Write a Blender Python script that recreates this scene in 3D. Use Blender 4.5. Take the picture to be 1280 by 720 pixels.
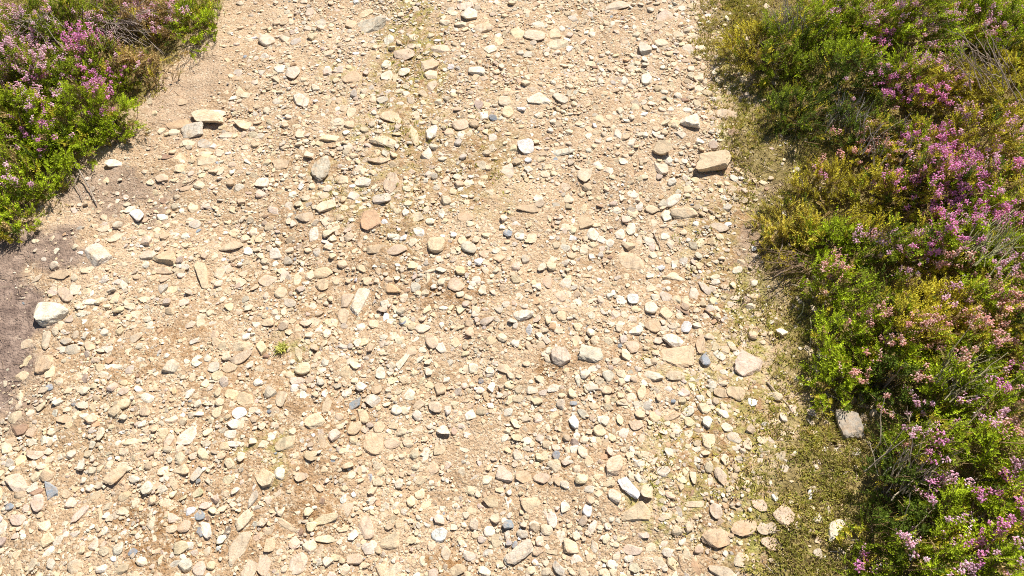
import bpy, math
import numpy as np
from mathutils import Vector

for o in list(bpy.data.objects):
    bpy.data.objects.remove(o, do_unlink=True)
SC = bpy.context.scene
COL = SC.collection
RAD = math.radians
rng = np.random.default_rng(11)

# ------------------------------------------------------------------ camera
CAM_H, PITCH, LENS = 1.62, 54.0, 26.0
cam_d = bpy.data.cameras.new('camera')
cam_d.lens = LENS
cam_d.sensor_width = 36.0
cam_d.clip_start = 0.05
cam_d.clip_end = 600.0
cam = bpy.data.objects.new('camera', cam_d)
COL.objects.link(cam)
cam.location = (0, 0, CAM_H)
cam.rotation_euler = (RAD(90 - PITCH), 0, 0)
SC.camera = cam

# ------------------------------------------------------------------ sky + sun
SUN_EL, SUN_AZ = 53.0, 30.0          # azimuth clockwise from straight ahead
world = bpy.data.worlds.new('World')
SC.world = world
world.use_nodes = True
wn = world.node_tree
wn.nodes.clear()
sky = wn.nodes.new('ShaderNodeTexSky')
sky.sky_type = 'NISHITA'
sky.sun_disc = False
sky.sun_elevation = RAD(SUN_EL)
sky.sun_rotation = RAD(SUN_AZ)
bg = wn.nodes.new('ShaderNodeBackground')
bg.inputs['Strength'].default_value = 0.06
wo = wn.nodes.new('ShaderNodeOutputWorld')
wn.links.new(sky.outputs[0], bg.inputs[0])
wn.links.new(bg.outputs[0], wo.inputs[0])
sd = Vector((math.sin(RAD(SUN_AZ)) * math.cos(RAD(SUN_EL)), math.cos(RAD(SUN_AZ)) * math.cos(RAD(SUN_EL)), math.sin(RAD(SUN_EL))))
sun_l = bpy.data.lights.new('sun', 'SUN')
sun_l.energy = 5.0
sun_l.angle = RAD(0.5)
sun_l.color = (1.0, 0.95, 0.85)
sun_o = bpy.data.objects.new('sun', sun_l)
COL.objects.link(sun_o)
sun_o.rotation_euler = sd.to_track_quat('Z', 'Y').to_euler()
vs = SC.view_settings
vs.view_transform = 'Standard'
vs.look = 'None'
vs.exposure = 0.47
vs.gamma = 1.0
vs.use_curve_mapping = False
SC.cycles.filter_width = 1.0
SC.cycles.use_denoising = False
SC.cycles.use_adaptive_sampling = False
SC.cycles.max_bounces = 6
SC.cycles.diffuse_bounces = 4
SC.cycles.transmission_bounces = 3

# ------------------------------------------------------------------ noise + height
_tab = np.random.default_rng(5).random((256, 256))
def vnoise(x, y, s, seed=0):
    x = np.asarray(x, float) / s + 37.3 * seed + 500
    y = np.asarray(y, float) / s + 91.7 * seed + 500
    xi = np.floor(x).astype(int); yi = np.floor(y).astype(int)
    fx = x - xi; fy = y - yi
    fx = fx * fx * (3 - 2 * fx); fy = fy * fy * (3 - 2 * fy)
    a = _tab[xi % 256, yi % 256]; b = _tab[(xi + 1) % 256, yi % 256]
    c = _tab[xi % 256, (yi + 1) % 256]; d = _tab[(xi + 1) % 256, (yi + 1) % 256]
    return (a * (1 - fx) + b * fx) * (1 - fy) + (c * (1 - fx) + d * fx) * fy

PT = RAD(PITCH)
FW = np.array([0, math.cos(PT), -math.sin(PT)])
UP = np.array([0, math.sin(PT), math.cos(PT)])
FPX = LENS / 36.0 * 1280.0
def at(px, py, z=0.0):
    """photo pixel (1280x720) -> point of the place on the level z"""
    px = np.asarray(px, float); py = np.asarray(py, float)
    u = (px - 640) / FPX; v = (360 - py) / FPX
    dx = u; dy = FW[1] + v * UP[1]; dz = FW[2] + v * UP[2]
    t = (z - CAM_H) / dz
    return dx * t, dy * t
def proj(x, y, z):
    dx, dy, dz = x, y, z - CAM_H
    dep = dy * FW[1] + dz * FW[2]
    return 640 + FPX * dx / dep, 360 - FPX * (dy * UP[1] + dz * UP[2]) / dep

# edges of the vegetation on both sides, as lines on the ground
LE_PX = np.array([(-60, 420), (0, 292), (45, 262), (85, 205), (165, 165), (195, 112), (238, 60), (268, 20), (300, -10)], float)
RE_PX = np.array([(935, 720), (955, 640), (985, 570), (1000, 500), (985, 420), (962, 360), (945, 300), (950, 230), (928, 180), (935, 120), (905, 60), (895, 0)], float)
lx, ly = at(LE_PX[:, 0], LE_PX[:, 1]); rx, ry = at(RE_PX[:, 0], RE_PX[:, 1])
L_Y = np.concatenate([[-60, 0.0], ly, [3.2, 60]]); L_X = np.concatenate([[-1.75, -1.62], lx, [lx[-1] + .05, lx[-1] + 9]])
R_Y = np.concatenate([[-60, 0.0], ry, [3.2, 60]]); R_X = np.concatenate([[0.6, 0.56], rx, [rx[-1] - .02, rx[-1] + 7]])
def left_edge(y): return np.interp(y, L_Y, L_X)
def right_edge(y): return np.interp(y, R_Y, R_X)
def side(x, y):
    """>0: metres outside the path, <0 on it"""
    w = (vnoise(x, y, .09, 3) - .5) * .06 + (vnoise(x, y, .03, 4) - .5) * .025
    return np.maximum(left_edge(y) - x, x - right_edge(y)) + w
def smooth(a, b, t):
    t = np.clip((t - a) / (b - a), 0, 1); return t * t * (3 - 2 * t)
def height(x, y):
    s = np.maximum(left_edge(y) - x, x - right_edge(y))
    h = (vnoise(x, y, .55, 1) - .5) * .035 + (vnoise(x, y, .17, 2) - .5) * .016 + (vnoise(x, y, .05, 6) - .5) * .006
    h = h + smooth(0, .6, s) * .07 + smooth(-.12, .1, s) * .012
    return h
def at_ground(px, py, dz=0.0):
    z = dz
    for _ in range(4):
        x, y = at(px, py, z); z = height(x, y) + dz
    return x, y, z

# ------------------------------------------------------------------ mesh helpers
def obj_props(o, label=None, cat=None, group=None, kind=None):
    if label: o['label'] = label
    if cat: o['category'] = cat
    if group: o['group'] = group
    if kind: o['kind'] = kind
    return o
def mk(name, V, F, mat, parent=None, cols=None, loc=None, flat=True, **kw):
    """V (n,3), F list of index arrays (m,k); cols (n,3)"""
    if not isinstance(F, list): F = [F]
    F = [f for f in F if len(f)]
    me = bpy.data.meshes.new(name)
    me.vertices.add(len(V)); me.vertices.foreach_set('co', np.ascontiguousarray(V, np.float32).ravel())
    li = np.concatenate([f.ravel() for f in F]).astype(np.int32)
    tot = np.concatenate([np.full(len(f), f.shape[1]) for f in F]).astype(np.int32)
    st = np.concatenate([[0], np.cumsum(tot)[:-1]]).astype(np.int32)
    me.loops.add(len(li)); me.loops.foreach_set('vertex_index', li)
    me.polygons.add(len(tot)); me.polygons.foreach_set('loop_start', st); me.polygons.foreach_set('loop_total', tot)
    if not flat: me.polygons.foreach_set('use_smooth', np.ones(len(tot), bool))
    me.update(calc_edges=True)
    if flat:
        try: me.shade_flat()
        except Exception: pass
    if cols is not None:
        a = me.color_attributes.new('Col', 'FLOAT_COLOR', 'POINT')
        c = np.ones((len(V), 4), np.float32); c[:, :cols.shape[1]] = cols
        a.data.foreach_set('color', c.ravel())
    me.materials.append(mat)
    o = bpy.data.objects.new(name, me)
    COL.objects.link(o)
    if loc is not None: o.location = loc
    if parent is not None: o.parent = parent
    obj_props(o, **kw)
    return o
def empty(name, loc, label, cat, group=None):
    o = bpy.data.objects.new(name, None)
    COL.objects.link(o); o.location = loc; o.empty_display_size = .03
    return obj_props(o, label, cat, group)

# ------------------------------------------------------------------ materials
def newmat(name):
    m = bpy.data.materials.new(name); m.use_nodes = True
    nt = m.node_tree; nt.nodes.clear()
    out = nt.nodes.new('ShaderNodeOutputMaterial')
    return m, nt, out
def N(nt, t, **kw):
    n = nt.nodes.new(t)
    for k, v in kw.items():
        if k in n.inputs: n.inputs[k].default_value = v
        else: setattr(n, k, v)
    return n
def mixc(nt, fac, a, b, mode='MIX'):
    n = nt.nodes.new('ShaderNodeMix'); n.data_type = 'RGBA'; n.blend_type = mode
    for s, v in ((n.inputs[0], fac), (n.inputs[6], a), (n.inputs[7], b)):
        if hasattr(v, 'links'): nt.links.new(v, s)
        else: s.default_value = v if not isinstance(v, tuple) or len(v) == 4 else (*v, 1)
    return n.outputs[2]
def ramp(nt, src, stops):
    n = nt.nodes.new('ShaderNodeValToRGB'); e = n.color_ramp.elements
    while len(e) < len(stops): e.new(0.5)
    for i, (p, c) in enumerate(stops):
        e[i].position = p; e[i].color = (*c, 1) if len(c) == 3 else c
    nt.links.new(src, n.inputs[0])
    return n.outputs[0]
def noise(nt, vec, scale, detail=4, rough=.55):
    n = N(nt, 'ShaderNodeTexNoise'); n.inputs['Scale'].default_value = scale
    n.inputs['Detail'].default_value = detail; n.inputs['Roughness'].default_value = rough
    nt.links.new(vec, n.inputs['Vector'])
    return n.outputs['Fac']
G = lambda v: (v, v, v)

def soil_material():
    """Col.r = vegetated soil, Col.g = green film of moss, Col.b = smooth purplish dust"""
    m, nt, out = newmat('soil_and_grit')
    b = N(nt, 'ShaderNodeBsdfPrincipled'); b.inputs['Roughness'].default_value = .95
    b.inputs['Specular IOR Level'].default_value = .15
    pos = N(nt, 'ShaderNodeNewGeometry').outputs['Position']
    at_ = N(nt, 'ShaderNodeAttribute', attribute_name='Col')
    sp = N(nt, 'ShaderNodeSeparateColor'); nt.links.new(at_.outputs['Color'], sp.inputs[0])
    base = ramp(nt, noise(nt, pos, 5, 6, .6), [(.3, (.38, .245, .14)), (.5, (.52, .36, .225)), (.7, (.64, .47, .32))])
    dark = ramp(nt, noise(nt, pos, 2.2, 5, .65), [(.5, G(0)), (.66, G(.6))])
    base = mixc(nt, dark, base, (.34, .21, .10))
    dm = N(nt, 'ShaderNodeMath', operation='MULTIPLY'); nt.links.new(at_.outputs['Alpha'], dm.inputs[0])
    nt.links.new(ramp(nt, noise(nt, pos, 16, 6, .7), [(.28, G(.2)), (.46, G(1))]), dm.inputs[1])
    base = mixc(nt, dm.outputs[0], base, (.31, .16, .06))
    # grit: cells of single grains
    vo = N(nt, 'ShaderNodeTexVoronoi'); vo.inputs['Scale'].default_value = 260; nt.links.new(pos, vo.inputs['Vector'])
    sc = N(nt, 'ShaderNodeSeparateColor'); nt.links.new(vo.outputs['Color'], sc.inputs[0])
    grain = ramp(nt, sc.outputs[0], [(0, (.26, .16, .09)), (.35, (.56, .41, .26)), (.75, (.74, .59, .42)), (1, (.82, .72, .56))])
    gm = ramp(nt, noise(nt, pos, 60, 3), [(.42, G(.15)), (.62, G(.75))])
    base = mixc(nt, gm, base, grain)
    vo2 = N(nt, 'ShaderNodeTexVoronoi'); vo2.inputs['Scale'].default_value = 120; nt.links.new(pos, vo2.inputs['Vector'])
    dust = ramp(nt, noise(nt, pos, 35, 6, .7), [(.3, (.14, .097, .08)), (.5, (.28, .20, .16)), (.72, (.45, .335, .265))])
    base = mixc(nt, sp.outputs[2], base, dust)
    mossc = ramp(nt, noise(nt, pos, 90, 4), [(.35, (.24, .22, .06)), (.65, (.48, .43, .13))])
    mf = N(nt, 'ShaderNodeMath', operation='MULTIPLY'); nt.links.new(sp.outputs[1], mf.inputs[0])
    nt.links.new(ramp(nt, noise(nt, pos, 28, 5, .7), [(.42, G(0)), (.6, G(1))]), mf.inputs[1])
    base = mixc(nt, mf.outputs[0], base, mossc)
    veg = ramp(nt, noise(nt, pos, 50, 6, .7), [(.3, (.10, .075, .03)), (.5, (.27, .205, .08)), (.7, (.48, .38, .17))])
    base = mixc(nt, sp.outputs[0], base, veg)
    nt.links.new(base, b.inputs['Base Color'])
    # relief of the grains
    b1 = N(nt, 'ShaderNodeBump'); b1.inputs['Distance'].default_value = .005; b1.inputs['Strength'].default_value = 1.0
    nt.links.new(noise(nt, pos, 130, 5, .7), b1.inputs['Height'])
    b2 = N(nt, 'ShaderNodeBump'); b2.inputs['Distance'].default_value = .0022; b2.inputs['Strength'].default_value = .8; b2.invert = True
    nt.links.new(vo.outputs['Distance'], b2.inputs['Height']); nt.links.new(b1.outputs[0], b2.inputs['Normal'])
    b3 = N(nt, 'ShaderNodeBump'); b3.inputs['Distance'].default_value = .005; b3.inputs['Strength'].default_value = .5; b3.invert = True
    nt.links.new(vo2.outputs['Distance'], b3.inputs['Height']); nt.links.new(b2.outputs[0], b3.inputs['Normal'])
    nt.links.new(b3.outputs[0], b.inputs['Normal'])
    nt.links.new(b.outputs[0], out.inputs[0])
    return m

def stone_material(name, streak):
    m, nt, out = newmat(name)
    b = N(nt, 'ShaderNodeBsdfPrincipled'); b.inputs['Roughness'].default_value = .82
    b.inputs['Specular IOR Level'].default_value = .3
    pos = N(nt, 'ShaderNodeNewGeometry').outputs['Position']
    c = N(nt, 'ShaderNodeAttribute', attribute_name='Col').outputs['Color']
    n1 = ramp(nt, noise(nt, pos, 45, 6, .65), [(.28, G(.62)), (.5, G(.95)), (.72, G(1.12))])
    col = mixc(nt, 1.0, c, n1, 'MULTIPLY')
    # iron staining
    st = ramp(nt, noise(nt, pos, 22, 5, .6), [(.55, G(0)), (.75, G(.55))])
    col = mixc(nt, st, col, mixc(nt, 1.0, c, (1.0, .74, .48), 'MULTIPLY'))
    if streak:
        mp = N(nt, 'ShaderNodeMapping'); mp.inputs['Scale'].default_value = (1, .16, .5); mp.inputs['Rotation'].default_value = (0, 0, .5)
        nt.links.new(pos, mp.inputs['Vector'])
        s2 = ramp(nt, noise(nt, mp.outputs[0], 120, 5, .6), [(.36, G(.62)), (.5, G(1)), (.7, G(1.08))])
        col = mixc(nt, .8, col, s2, 'MULTIPLY')
    sp = ramp(nt, noise(nt, pos, 420, 2, .6), [(.36, G(.55)), (.46, G(1))])
    col = mixc(nt, .6, col, sp, 'MULTIPLY')
    du = ramp(nt, noise(nt, pos, 70, 6, .75), [(.47, G(0)), (.66, G(.6))])
    col = mixc(nt, du, col, (.56, .385, .235))
    cr = N(nt, 'ShaderNodeTexVoronoi', feature='DISTANCE_TO_EDGE'); cr.inputs['Scale'].default_value = 48; nt.links.new(pos, cr.inputs['Vector'])
    col = mixc(nt, .35, col, ramp(nt, cr.outputs['Distance'], [(.0, G(.35)), (.035, G(1))]), 'MULTIPLY')
    nt.links.new(col, b.inputs['Base Color'])
    b1 = N(nt, 'ShaderNodeBump'); b1.inputs['Distance'].default_value = .0035; b1.inputs['Strength'].default_value = .7
    nt.links.new(noise(nt, pos, 160, 6, .7), b1.inputs['Height'])
    nt.links.new(b1.outputs[0], b.inputs['Normal'])
    nt.links.new(b.outputs[0], out.inputs[0])
    return m

def leaf_material(name, trans=.3, spec=.3, rough=.55, var=.25):
    m, nt, out = newmat(name)
    c = N(nt, 'ShaderNodeAttribute', attribute_name='Col').outputs['Color']
    pos = N(nt, 'ShaderNodeNewGeometry').outputs['Position']
    v = ramp(nt, noise(nt, pos, 14, 3), [(.3, G(1 - var)), (.7, G(1 + var))])
    c = mixc(nt, 1.0, c, v, 'MULTIPLY')
    b = N(nt, 'ShaderNodeBsdfPrincipled'); b.inputs['Roughness'].default_value = rough; b.inputs['Specular IOR Level'].default_value = spec
    nt.links.new(c, b.inputs['Base Color'])
    t = N(nt, 'ShaderNodeBsdfTranslucent'); nt.links.new(mixc(nt, 1.0, c, (1.15, 1.1, .6), 'MULTIPLY'), t.inputs[0])
    mx = N(nt, 'ShaderNodeMixShader'); mx.inputs[0].default_value = trans
    nt.links.new(b.outputs[0], mx.inputs[1]); nt.links.new(t.outputs[0], mx.inputs[2])
    nt.links.new(mx.outputs[0], out.inputs[0])
    return m
M_SOIL = soil_material()
M_STONE = stone_material('weathered_stone', False)
M_SCHIST = stone_material('streaked_stone', True)
M_LEAF = leaf_material('heather_leaf', .33, .15)
M_FLOWER = leaf_material('heather_flower', .35, .2, .6, .12)
M_WOOD = leaf_material('woody_stem', 0, .1, .9, .3)
M_MOSS = leaf_material('moss_leaf', .3, .15, .8, .3)

# ------------------------------------------------------------------ maps drawn over the place
def blob(px, py, lst):
    """strength 0..1 of a list of soft ellipses (cx, cy, rx, ry[, strength])"""
    r = np.zeros_like(np.asarray(px, float))
    for e in lst:
        s = e[4] if len(e) > 4 else 1.0
        d = ((px - e[0]) / e[2]) ** 2 + ((py - e[1]) / e[3]) ** 2
        r = np.maximum(r, s * np.clip(1.6 - d * 1.3, 0, 1))
    return r
DUST = [(0, 420, 62, 120), (40, 320, 70, 40, .9), (150, 240, 70, 35, .6), (215, 130, 60, 45, .28), (255, 70, 45, 50, .22), (935, 165, 30, 60, .4), (945, 330, 30, 60, .5), (975, 250, 40, 40, .6)]
SOILB = [(0, 420, 62, 120), (70, 300, 90, 60, .9), (150, 225, 90, 40, .9), (215, 130, 60, 45, .9), (255, 70, 45, 50, .8), (935, 165, 30, 60, .8), (945, 330, 30, 60, .6), (975, 250, 40, 40, .6)]
DAMP = [(430, 300, 120, 120, .45), (350, 560, 120, 100, .6), (260, 650, 120, 60, .6), (520, 150, 45, 150, .7), (730, 500, 80, 120, .35), (525, 70, 30, 70, 1), (600, 215, 40, 40, .7), (560, 360, 60, 45, .9), (680, 455, 30, 22, 1), (675, 430, 20, 15, 1), (205, 665, 60, 45, 1), (560, 705, 60, 25, 1), (400, 640, 50, 50, .8), (470, 300, 60, 60, .6),
        (200, 430, 60, 30, .7), (735, 10, 20, 12, 1), (640, 90, 25, 35, .6), (870, 370, 60, 50, .8), (900, 560, 60, 100, .9), (930, 660, 60, 60, .8), (435, 520, 60, 40, .7), (300, 470, 60, 40, .5), (905, 290, 35, 60, .8), (120, 445, 50, 25, .6)]
MOSSY = [(520, 60, 35, 80, .8), (480, 160, 40, 22, .8), (430, 90, 40, 12, .5), (430, 250, 40, 25, .5), (330, 560, 30, 30, .7), (345, 600, 25, 15, .7), (850, 610, 60, 90, .8), (830, 650, 25, 40, .9), (865, 500, 20, 60, .9),
         (960, 680, 40, 60, 1), (900, 460, 60, 40, .5), (820, 455, 20, 15, .5), (950, 540, 30, 60, .8), (880, 290, 50, 60, .4), (600, 200, 60, 80, .25), (930, 400, 40, 80, .8), (925, 480, 50, 70, .8), (915, 90, 30, 90, .9), (930, 230, 25, 50, .6), (945, 620, 50, 90, 1), (500, 150, 60, 160, .35), (365, 440, 25, 18, .7)]
SPARSE = SOILB + [(940, 420, 40, 90, .8), (960, 560, 50, 90, .85), (905, 80, 20, 90, .6), (560, 380, 60, 50, .5), (680, 455, 35, 20, .6), (590, 640, 60, 40, .75), (120, 560, 70, 60, .6), (190, 665, 70, 30, .6), (200, 425, 60, 30, .6), (750, 60, 40, 30, .5), (560, 590, 70, 60, .5), (310, 80, 50, 40, .4),
                 (620, 70, 40, 30, .3), (230, 55, 60, 60, .7), (930, 560, 60, 60, .55), (760, 545, 40, 40, .4), (400, 600, 50, 40, .3), (960, 640, 40, 60, .6), (655, 250, 30, 30, .3), (915, 300, 25, 60, .6)]

# ------------------------------------------------------------------ ground and path: one surface, shared seam
def ground():
    def axis(lo, hi, fine, far):
        c = np.arange(lo, hi + 1e-6, fine); k = []; d = fine; v = hi
        while v < far: d *= 1.35; v += d; k.append(v)
        k2 = []; d = fine; v = lo
        while v > -far: d *= 1.35; v -= d; k2.append(v)
        return np.array(k2[::-1] + list(c) + k)
    xs = axis(-2.3, 2.3, .011, 150); ys = axis(.1, 3.0, .011, 150)
    X, Y = np.meshgrid(xs, ys)
    sx = side(X, Y); Z = height(X, Y)
    near = np.clip(1 - (np.abs(X) - 2.3) / 1, 0, 1) * np.clip(1 - (np.abs(Y - 1.5) - 1.5) / 1, 0, 1)
    Z = Z + near * ((vnoise(X, Y, .026, 8) - .5) * .007 + (vnoise(X, Y, .013, 9) - .5) * .004)
    V = np.stack([X.ravel(), Y.ravel(), Z.ravel()], 1)
    px, py = proj(X, np.maximum(Y, .05), 0)
    px = px + (vnoise(X, Y, .07, 51) - .5) * 50 + (vnoise(X, Y, .02, 52) - .5) * 22; py = py + (vnoise(X, Y, .07, 53) - .5) * 50 + (vnoise(X, Y, .02, 54) - .5) * 22
    ok = (Y > .05) & (np.abs(X) < 6) & (Y < 6)
    C = np.stack([smooth(-.02, .05, sx + .10 * (vnoise(X, Y, .05, 33) - .35) * (X > 0)), np.where(ok, blob(px, py, MOSSY), 0), np.where(ok, blob(px, py, DUST), 0), np.where(ok, blob(px, py, DAMP), 0)], 2).reshape(-1, 4)
    nx, ny = len(xs), len(ys)
    i, j = np.meshgrid(np.arange(nx - 1), np.arange(ny - 1)); a = (j * nx + i).ravel()
    F = np.stack([a, a + 1, a + nx + 1, a + nx], 1)
    inside = sx.ravel()[a] < 0
    for name, sel in (('dirt_path', inside), ('ground', ~inside)):
        f = F[sel]; u, inv = np.unique(f, return_inverse=True)
        mk(name, V[u], inv.reshape(f.shape), M_SOIL, cols=C[u], flat=False, kind='structure')
ground()
# ------------------------------------------------------------------ stones
def ico(sub):
    t = (1 + 5 ** .5) / 2
    v = [(-1, t, 0), (1, t, 0), (-1, -t, 0), (1, -t, 0), (0, -1, t), (0, 1, t), (0, -1, -t), (0, 1, -t), (t, 0, -1), (t, 0, 1), (-t, 0, -1), (-t, 0, 1)]
    f = [(0, 11, 5), (0, 5, 1), (0, 1, 7), (0, 7, 10), (0, 10, 11), (1, 5, 9), (5, 11, 4), (11, 10, 2), (10, 7, 6), (7, 1, 8), (3, 9, 4), (3, 4, 2), (3, 2, 6), (3, 6, 8), (3, 8, 9), (4, 9, 5), (2, 4, 11), (6, 2, 10), (8, 6, 7), (9, 8, 1)]
    v = [np.array(p) / np.linalg.norm(p) for p in v]
    for _ in range(sub):
        cache = {}; nf = []
        def mid(a, b):
            k = (min(a, b), max(a, b))
            if k not in cache:
                p = v[a] + v[b]; v.append(p / np.linalg.norm(p)); cache[k] = len(v) - 1
            return cache[k]
        for a, b, c in f:
            x, y, z = mid(a, b), mid(b, c), mid(c, a)
            nf += [(a, x, z), (b, y, x), (c, z, y), (x, y, z)]
        f = nf
    return np.array(v), np.array(f)
ICO = [ico(k) for k in range(4)]
def rock_shape(sub, r, angular=.7, tri=False, block=False):
    v, f = ICO[sub]; v = v.copy()
    e = r.uniform(2.3, 4.0) if angular > .4 else 2.2
    if block: e = 9.0
    v /= (np.abs(v) ** e).sum(1)[:, None] ** (1 / e)
    a = r.uniform(-.5, .5); v[:, :2] = v[:, :2] @ np.array([[math.cos(a), -math.sin(a)], [math.sin(a), math.cos(a)]])
    fr = 1.3
    off = r.random(3) * 50
    q = v * fr + off
    d = np.sin(q[:, 0] * 2.1 + np.sin(q[:, 1] * 1.7)) + np.sin(q[:, 1] * 2.3 + np.sin(q[:, 2] * 1.9)) + np.sin(q[:, 2] * 2.0 + np.sin(q[:, 0] * 1.5))
    v *= (1 + .06 * d)[:, None]
    n = 3 if block else (int(r.integers(5, 10)) if angular > .4 else 6)
    for k in range(n):
        nn = r.normal(size=3); nn[2] *= .55; nn /= np.linalg.norm(nn)
        dd = r.uniform(.72, .95) if block else r.uniform(1 - .50 * angular, 1 - .14 * angular)
        s = v @ nn; v -= np.clip(s - dd, 0, None)[:, None] * nn * .96
    # a worn top face
    nn = np.array([r.normal() * .18, r.normal() * .18, 1.0]); nn /= np.linalg.norm(nn)
    s = v @ nn; v -= np.clip(s - r.uniform(.45, .7), 0, None)[:, None] * nn * .93
    if tri:
        for k in range(3):
            a = k * 2.1 + r.random() * .5; nn = np.array([math.cos(a), math.sin(a), .15])
            s = v @ nn; v -= np.clip(s - .55, 0, None)[:, None] * nn
    if sub >= 2:
        e = np.sin(v[:, 0] * 17 + off[0]) * np.sin(v[:, 1] * 19 + off[1]) * np.sin(v[:, 2] * 15 + off[2])
        e2 = np.sin(v[:, 0] * 33 + off[1] + 2 * v[:, 1]) * np.sin(v[:, 1] * 29 + off[2])
        v *= (1 + .022 * e + .012 * e2)[:, None]
    if sub >= 3:
        ch = vnoise(v[:, 0] + v[:, 2] * .7, v[:, 1] - v[:, 2] * .6, .22, int(off[0])) - .5
        ch2 = vnoise(v[:, 0] - v[:, 2], v[:, 1] + v[:, 2], .10, int(off[1])) - .5
        v *= (1 + .10 * ch + .05 * ch2)[:, None]
    v[:, 0] /= np.abs(v[:, 0]).max(); v[:, 1] /= np.abs(v[:, 1]).max(); v[:, 2] /= np.abs(v[:, 2]).max()
    return v, f
TONE = dict(c=(.75, .63, .465), w=(.83, .76, .64), y=(.76, .63, .42), t=(.62, .48, .33), o=(.62, .41, .25), p=(.70, .57, .475),
            g=(.57, .53, .46), b=(.31, .345, .39), q=(.76, .76, .75), r=(.36, .23, .16), d=(.22, .18, .15), k=(.63, .57, .47))
TONE = {k_: tuple(.78 * a_ + .22 * b_ for a_, b_ in zip(v_, (.67, .525, .375))) for k_, v_ in TONE.items() if k_ not in 'bqord'} | {k_: v_ for k_, v_ in TONE.items() if k_ in 'bqord'}
TONE['v'] = (.43, .39, .325)
WORD = dict(v='grey', c='cream', w='whitish', y='yellowish', t='tan', o='orange-tan', p='pinkish', g='grey', b='blue-grey', q='bluish white', r='reddish brown', d='dark brown', k='greyish cream')
# per 3x detail of the photograph: x, y, length, width, angle of the long axis, tone[, shape flags][, label, name used by its neighbours]
# flags: f lies flush, h stands high, a angular, s smooth, n three-cornered, k streaked
TILES = {}
TILES[(0, 0)] = [
(770,447,135,50,-8,'c','h','flat cream slab lying on a grey-tan stone beside the left soil strip','stacked cream slab'),
(725,492,105,50,8,'g','h','grey-tan stone with shaded underside, half under the cream slab','shaded stone under the slab'),
(810,423,65,28,-10,'w'),(665,465,90,32,5,'o','f'),(605,488,40,28,0,'c'),(653,493,38,28,0,'c'),
(427,615,60,33,-5,'w','h','lone white stone on smooth bare soil near the left heather','lone white stone on bare soil'),
(760,540,55,35,10,'g'),(705,538,50,28,0,'c'),(675,590,45,30,0,'y'),(628,585,42,22,0,'r'),(770,600,85,40,15,'c'),(820,640,40,28,30,'c'),(748,688,50,30,10,'c'),
(915,465,70,35,-5,'c'),(675,628,40,30,0,'c'),(605,665,50,30,0,'p','f'),(825,572,40,28,0,'c'),(830,548,25,20,0,'c'),(798,545,30,22,0,'w'),(850,505,60,20,0,'p'),
(920,355,35,28,0,'c'),(890,268,30,20,0,'g'),(932,142,32,24,0,'c'),(680,380,45,25,0,'t','f'),(765,577,60,25,0,'c'),(710,625,25,18,0,'t'),(563,680,28,20,0,'c')]
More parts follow.
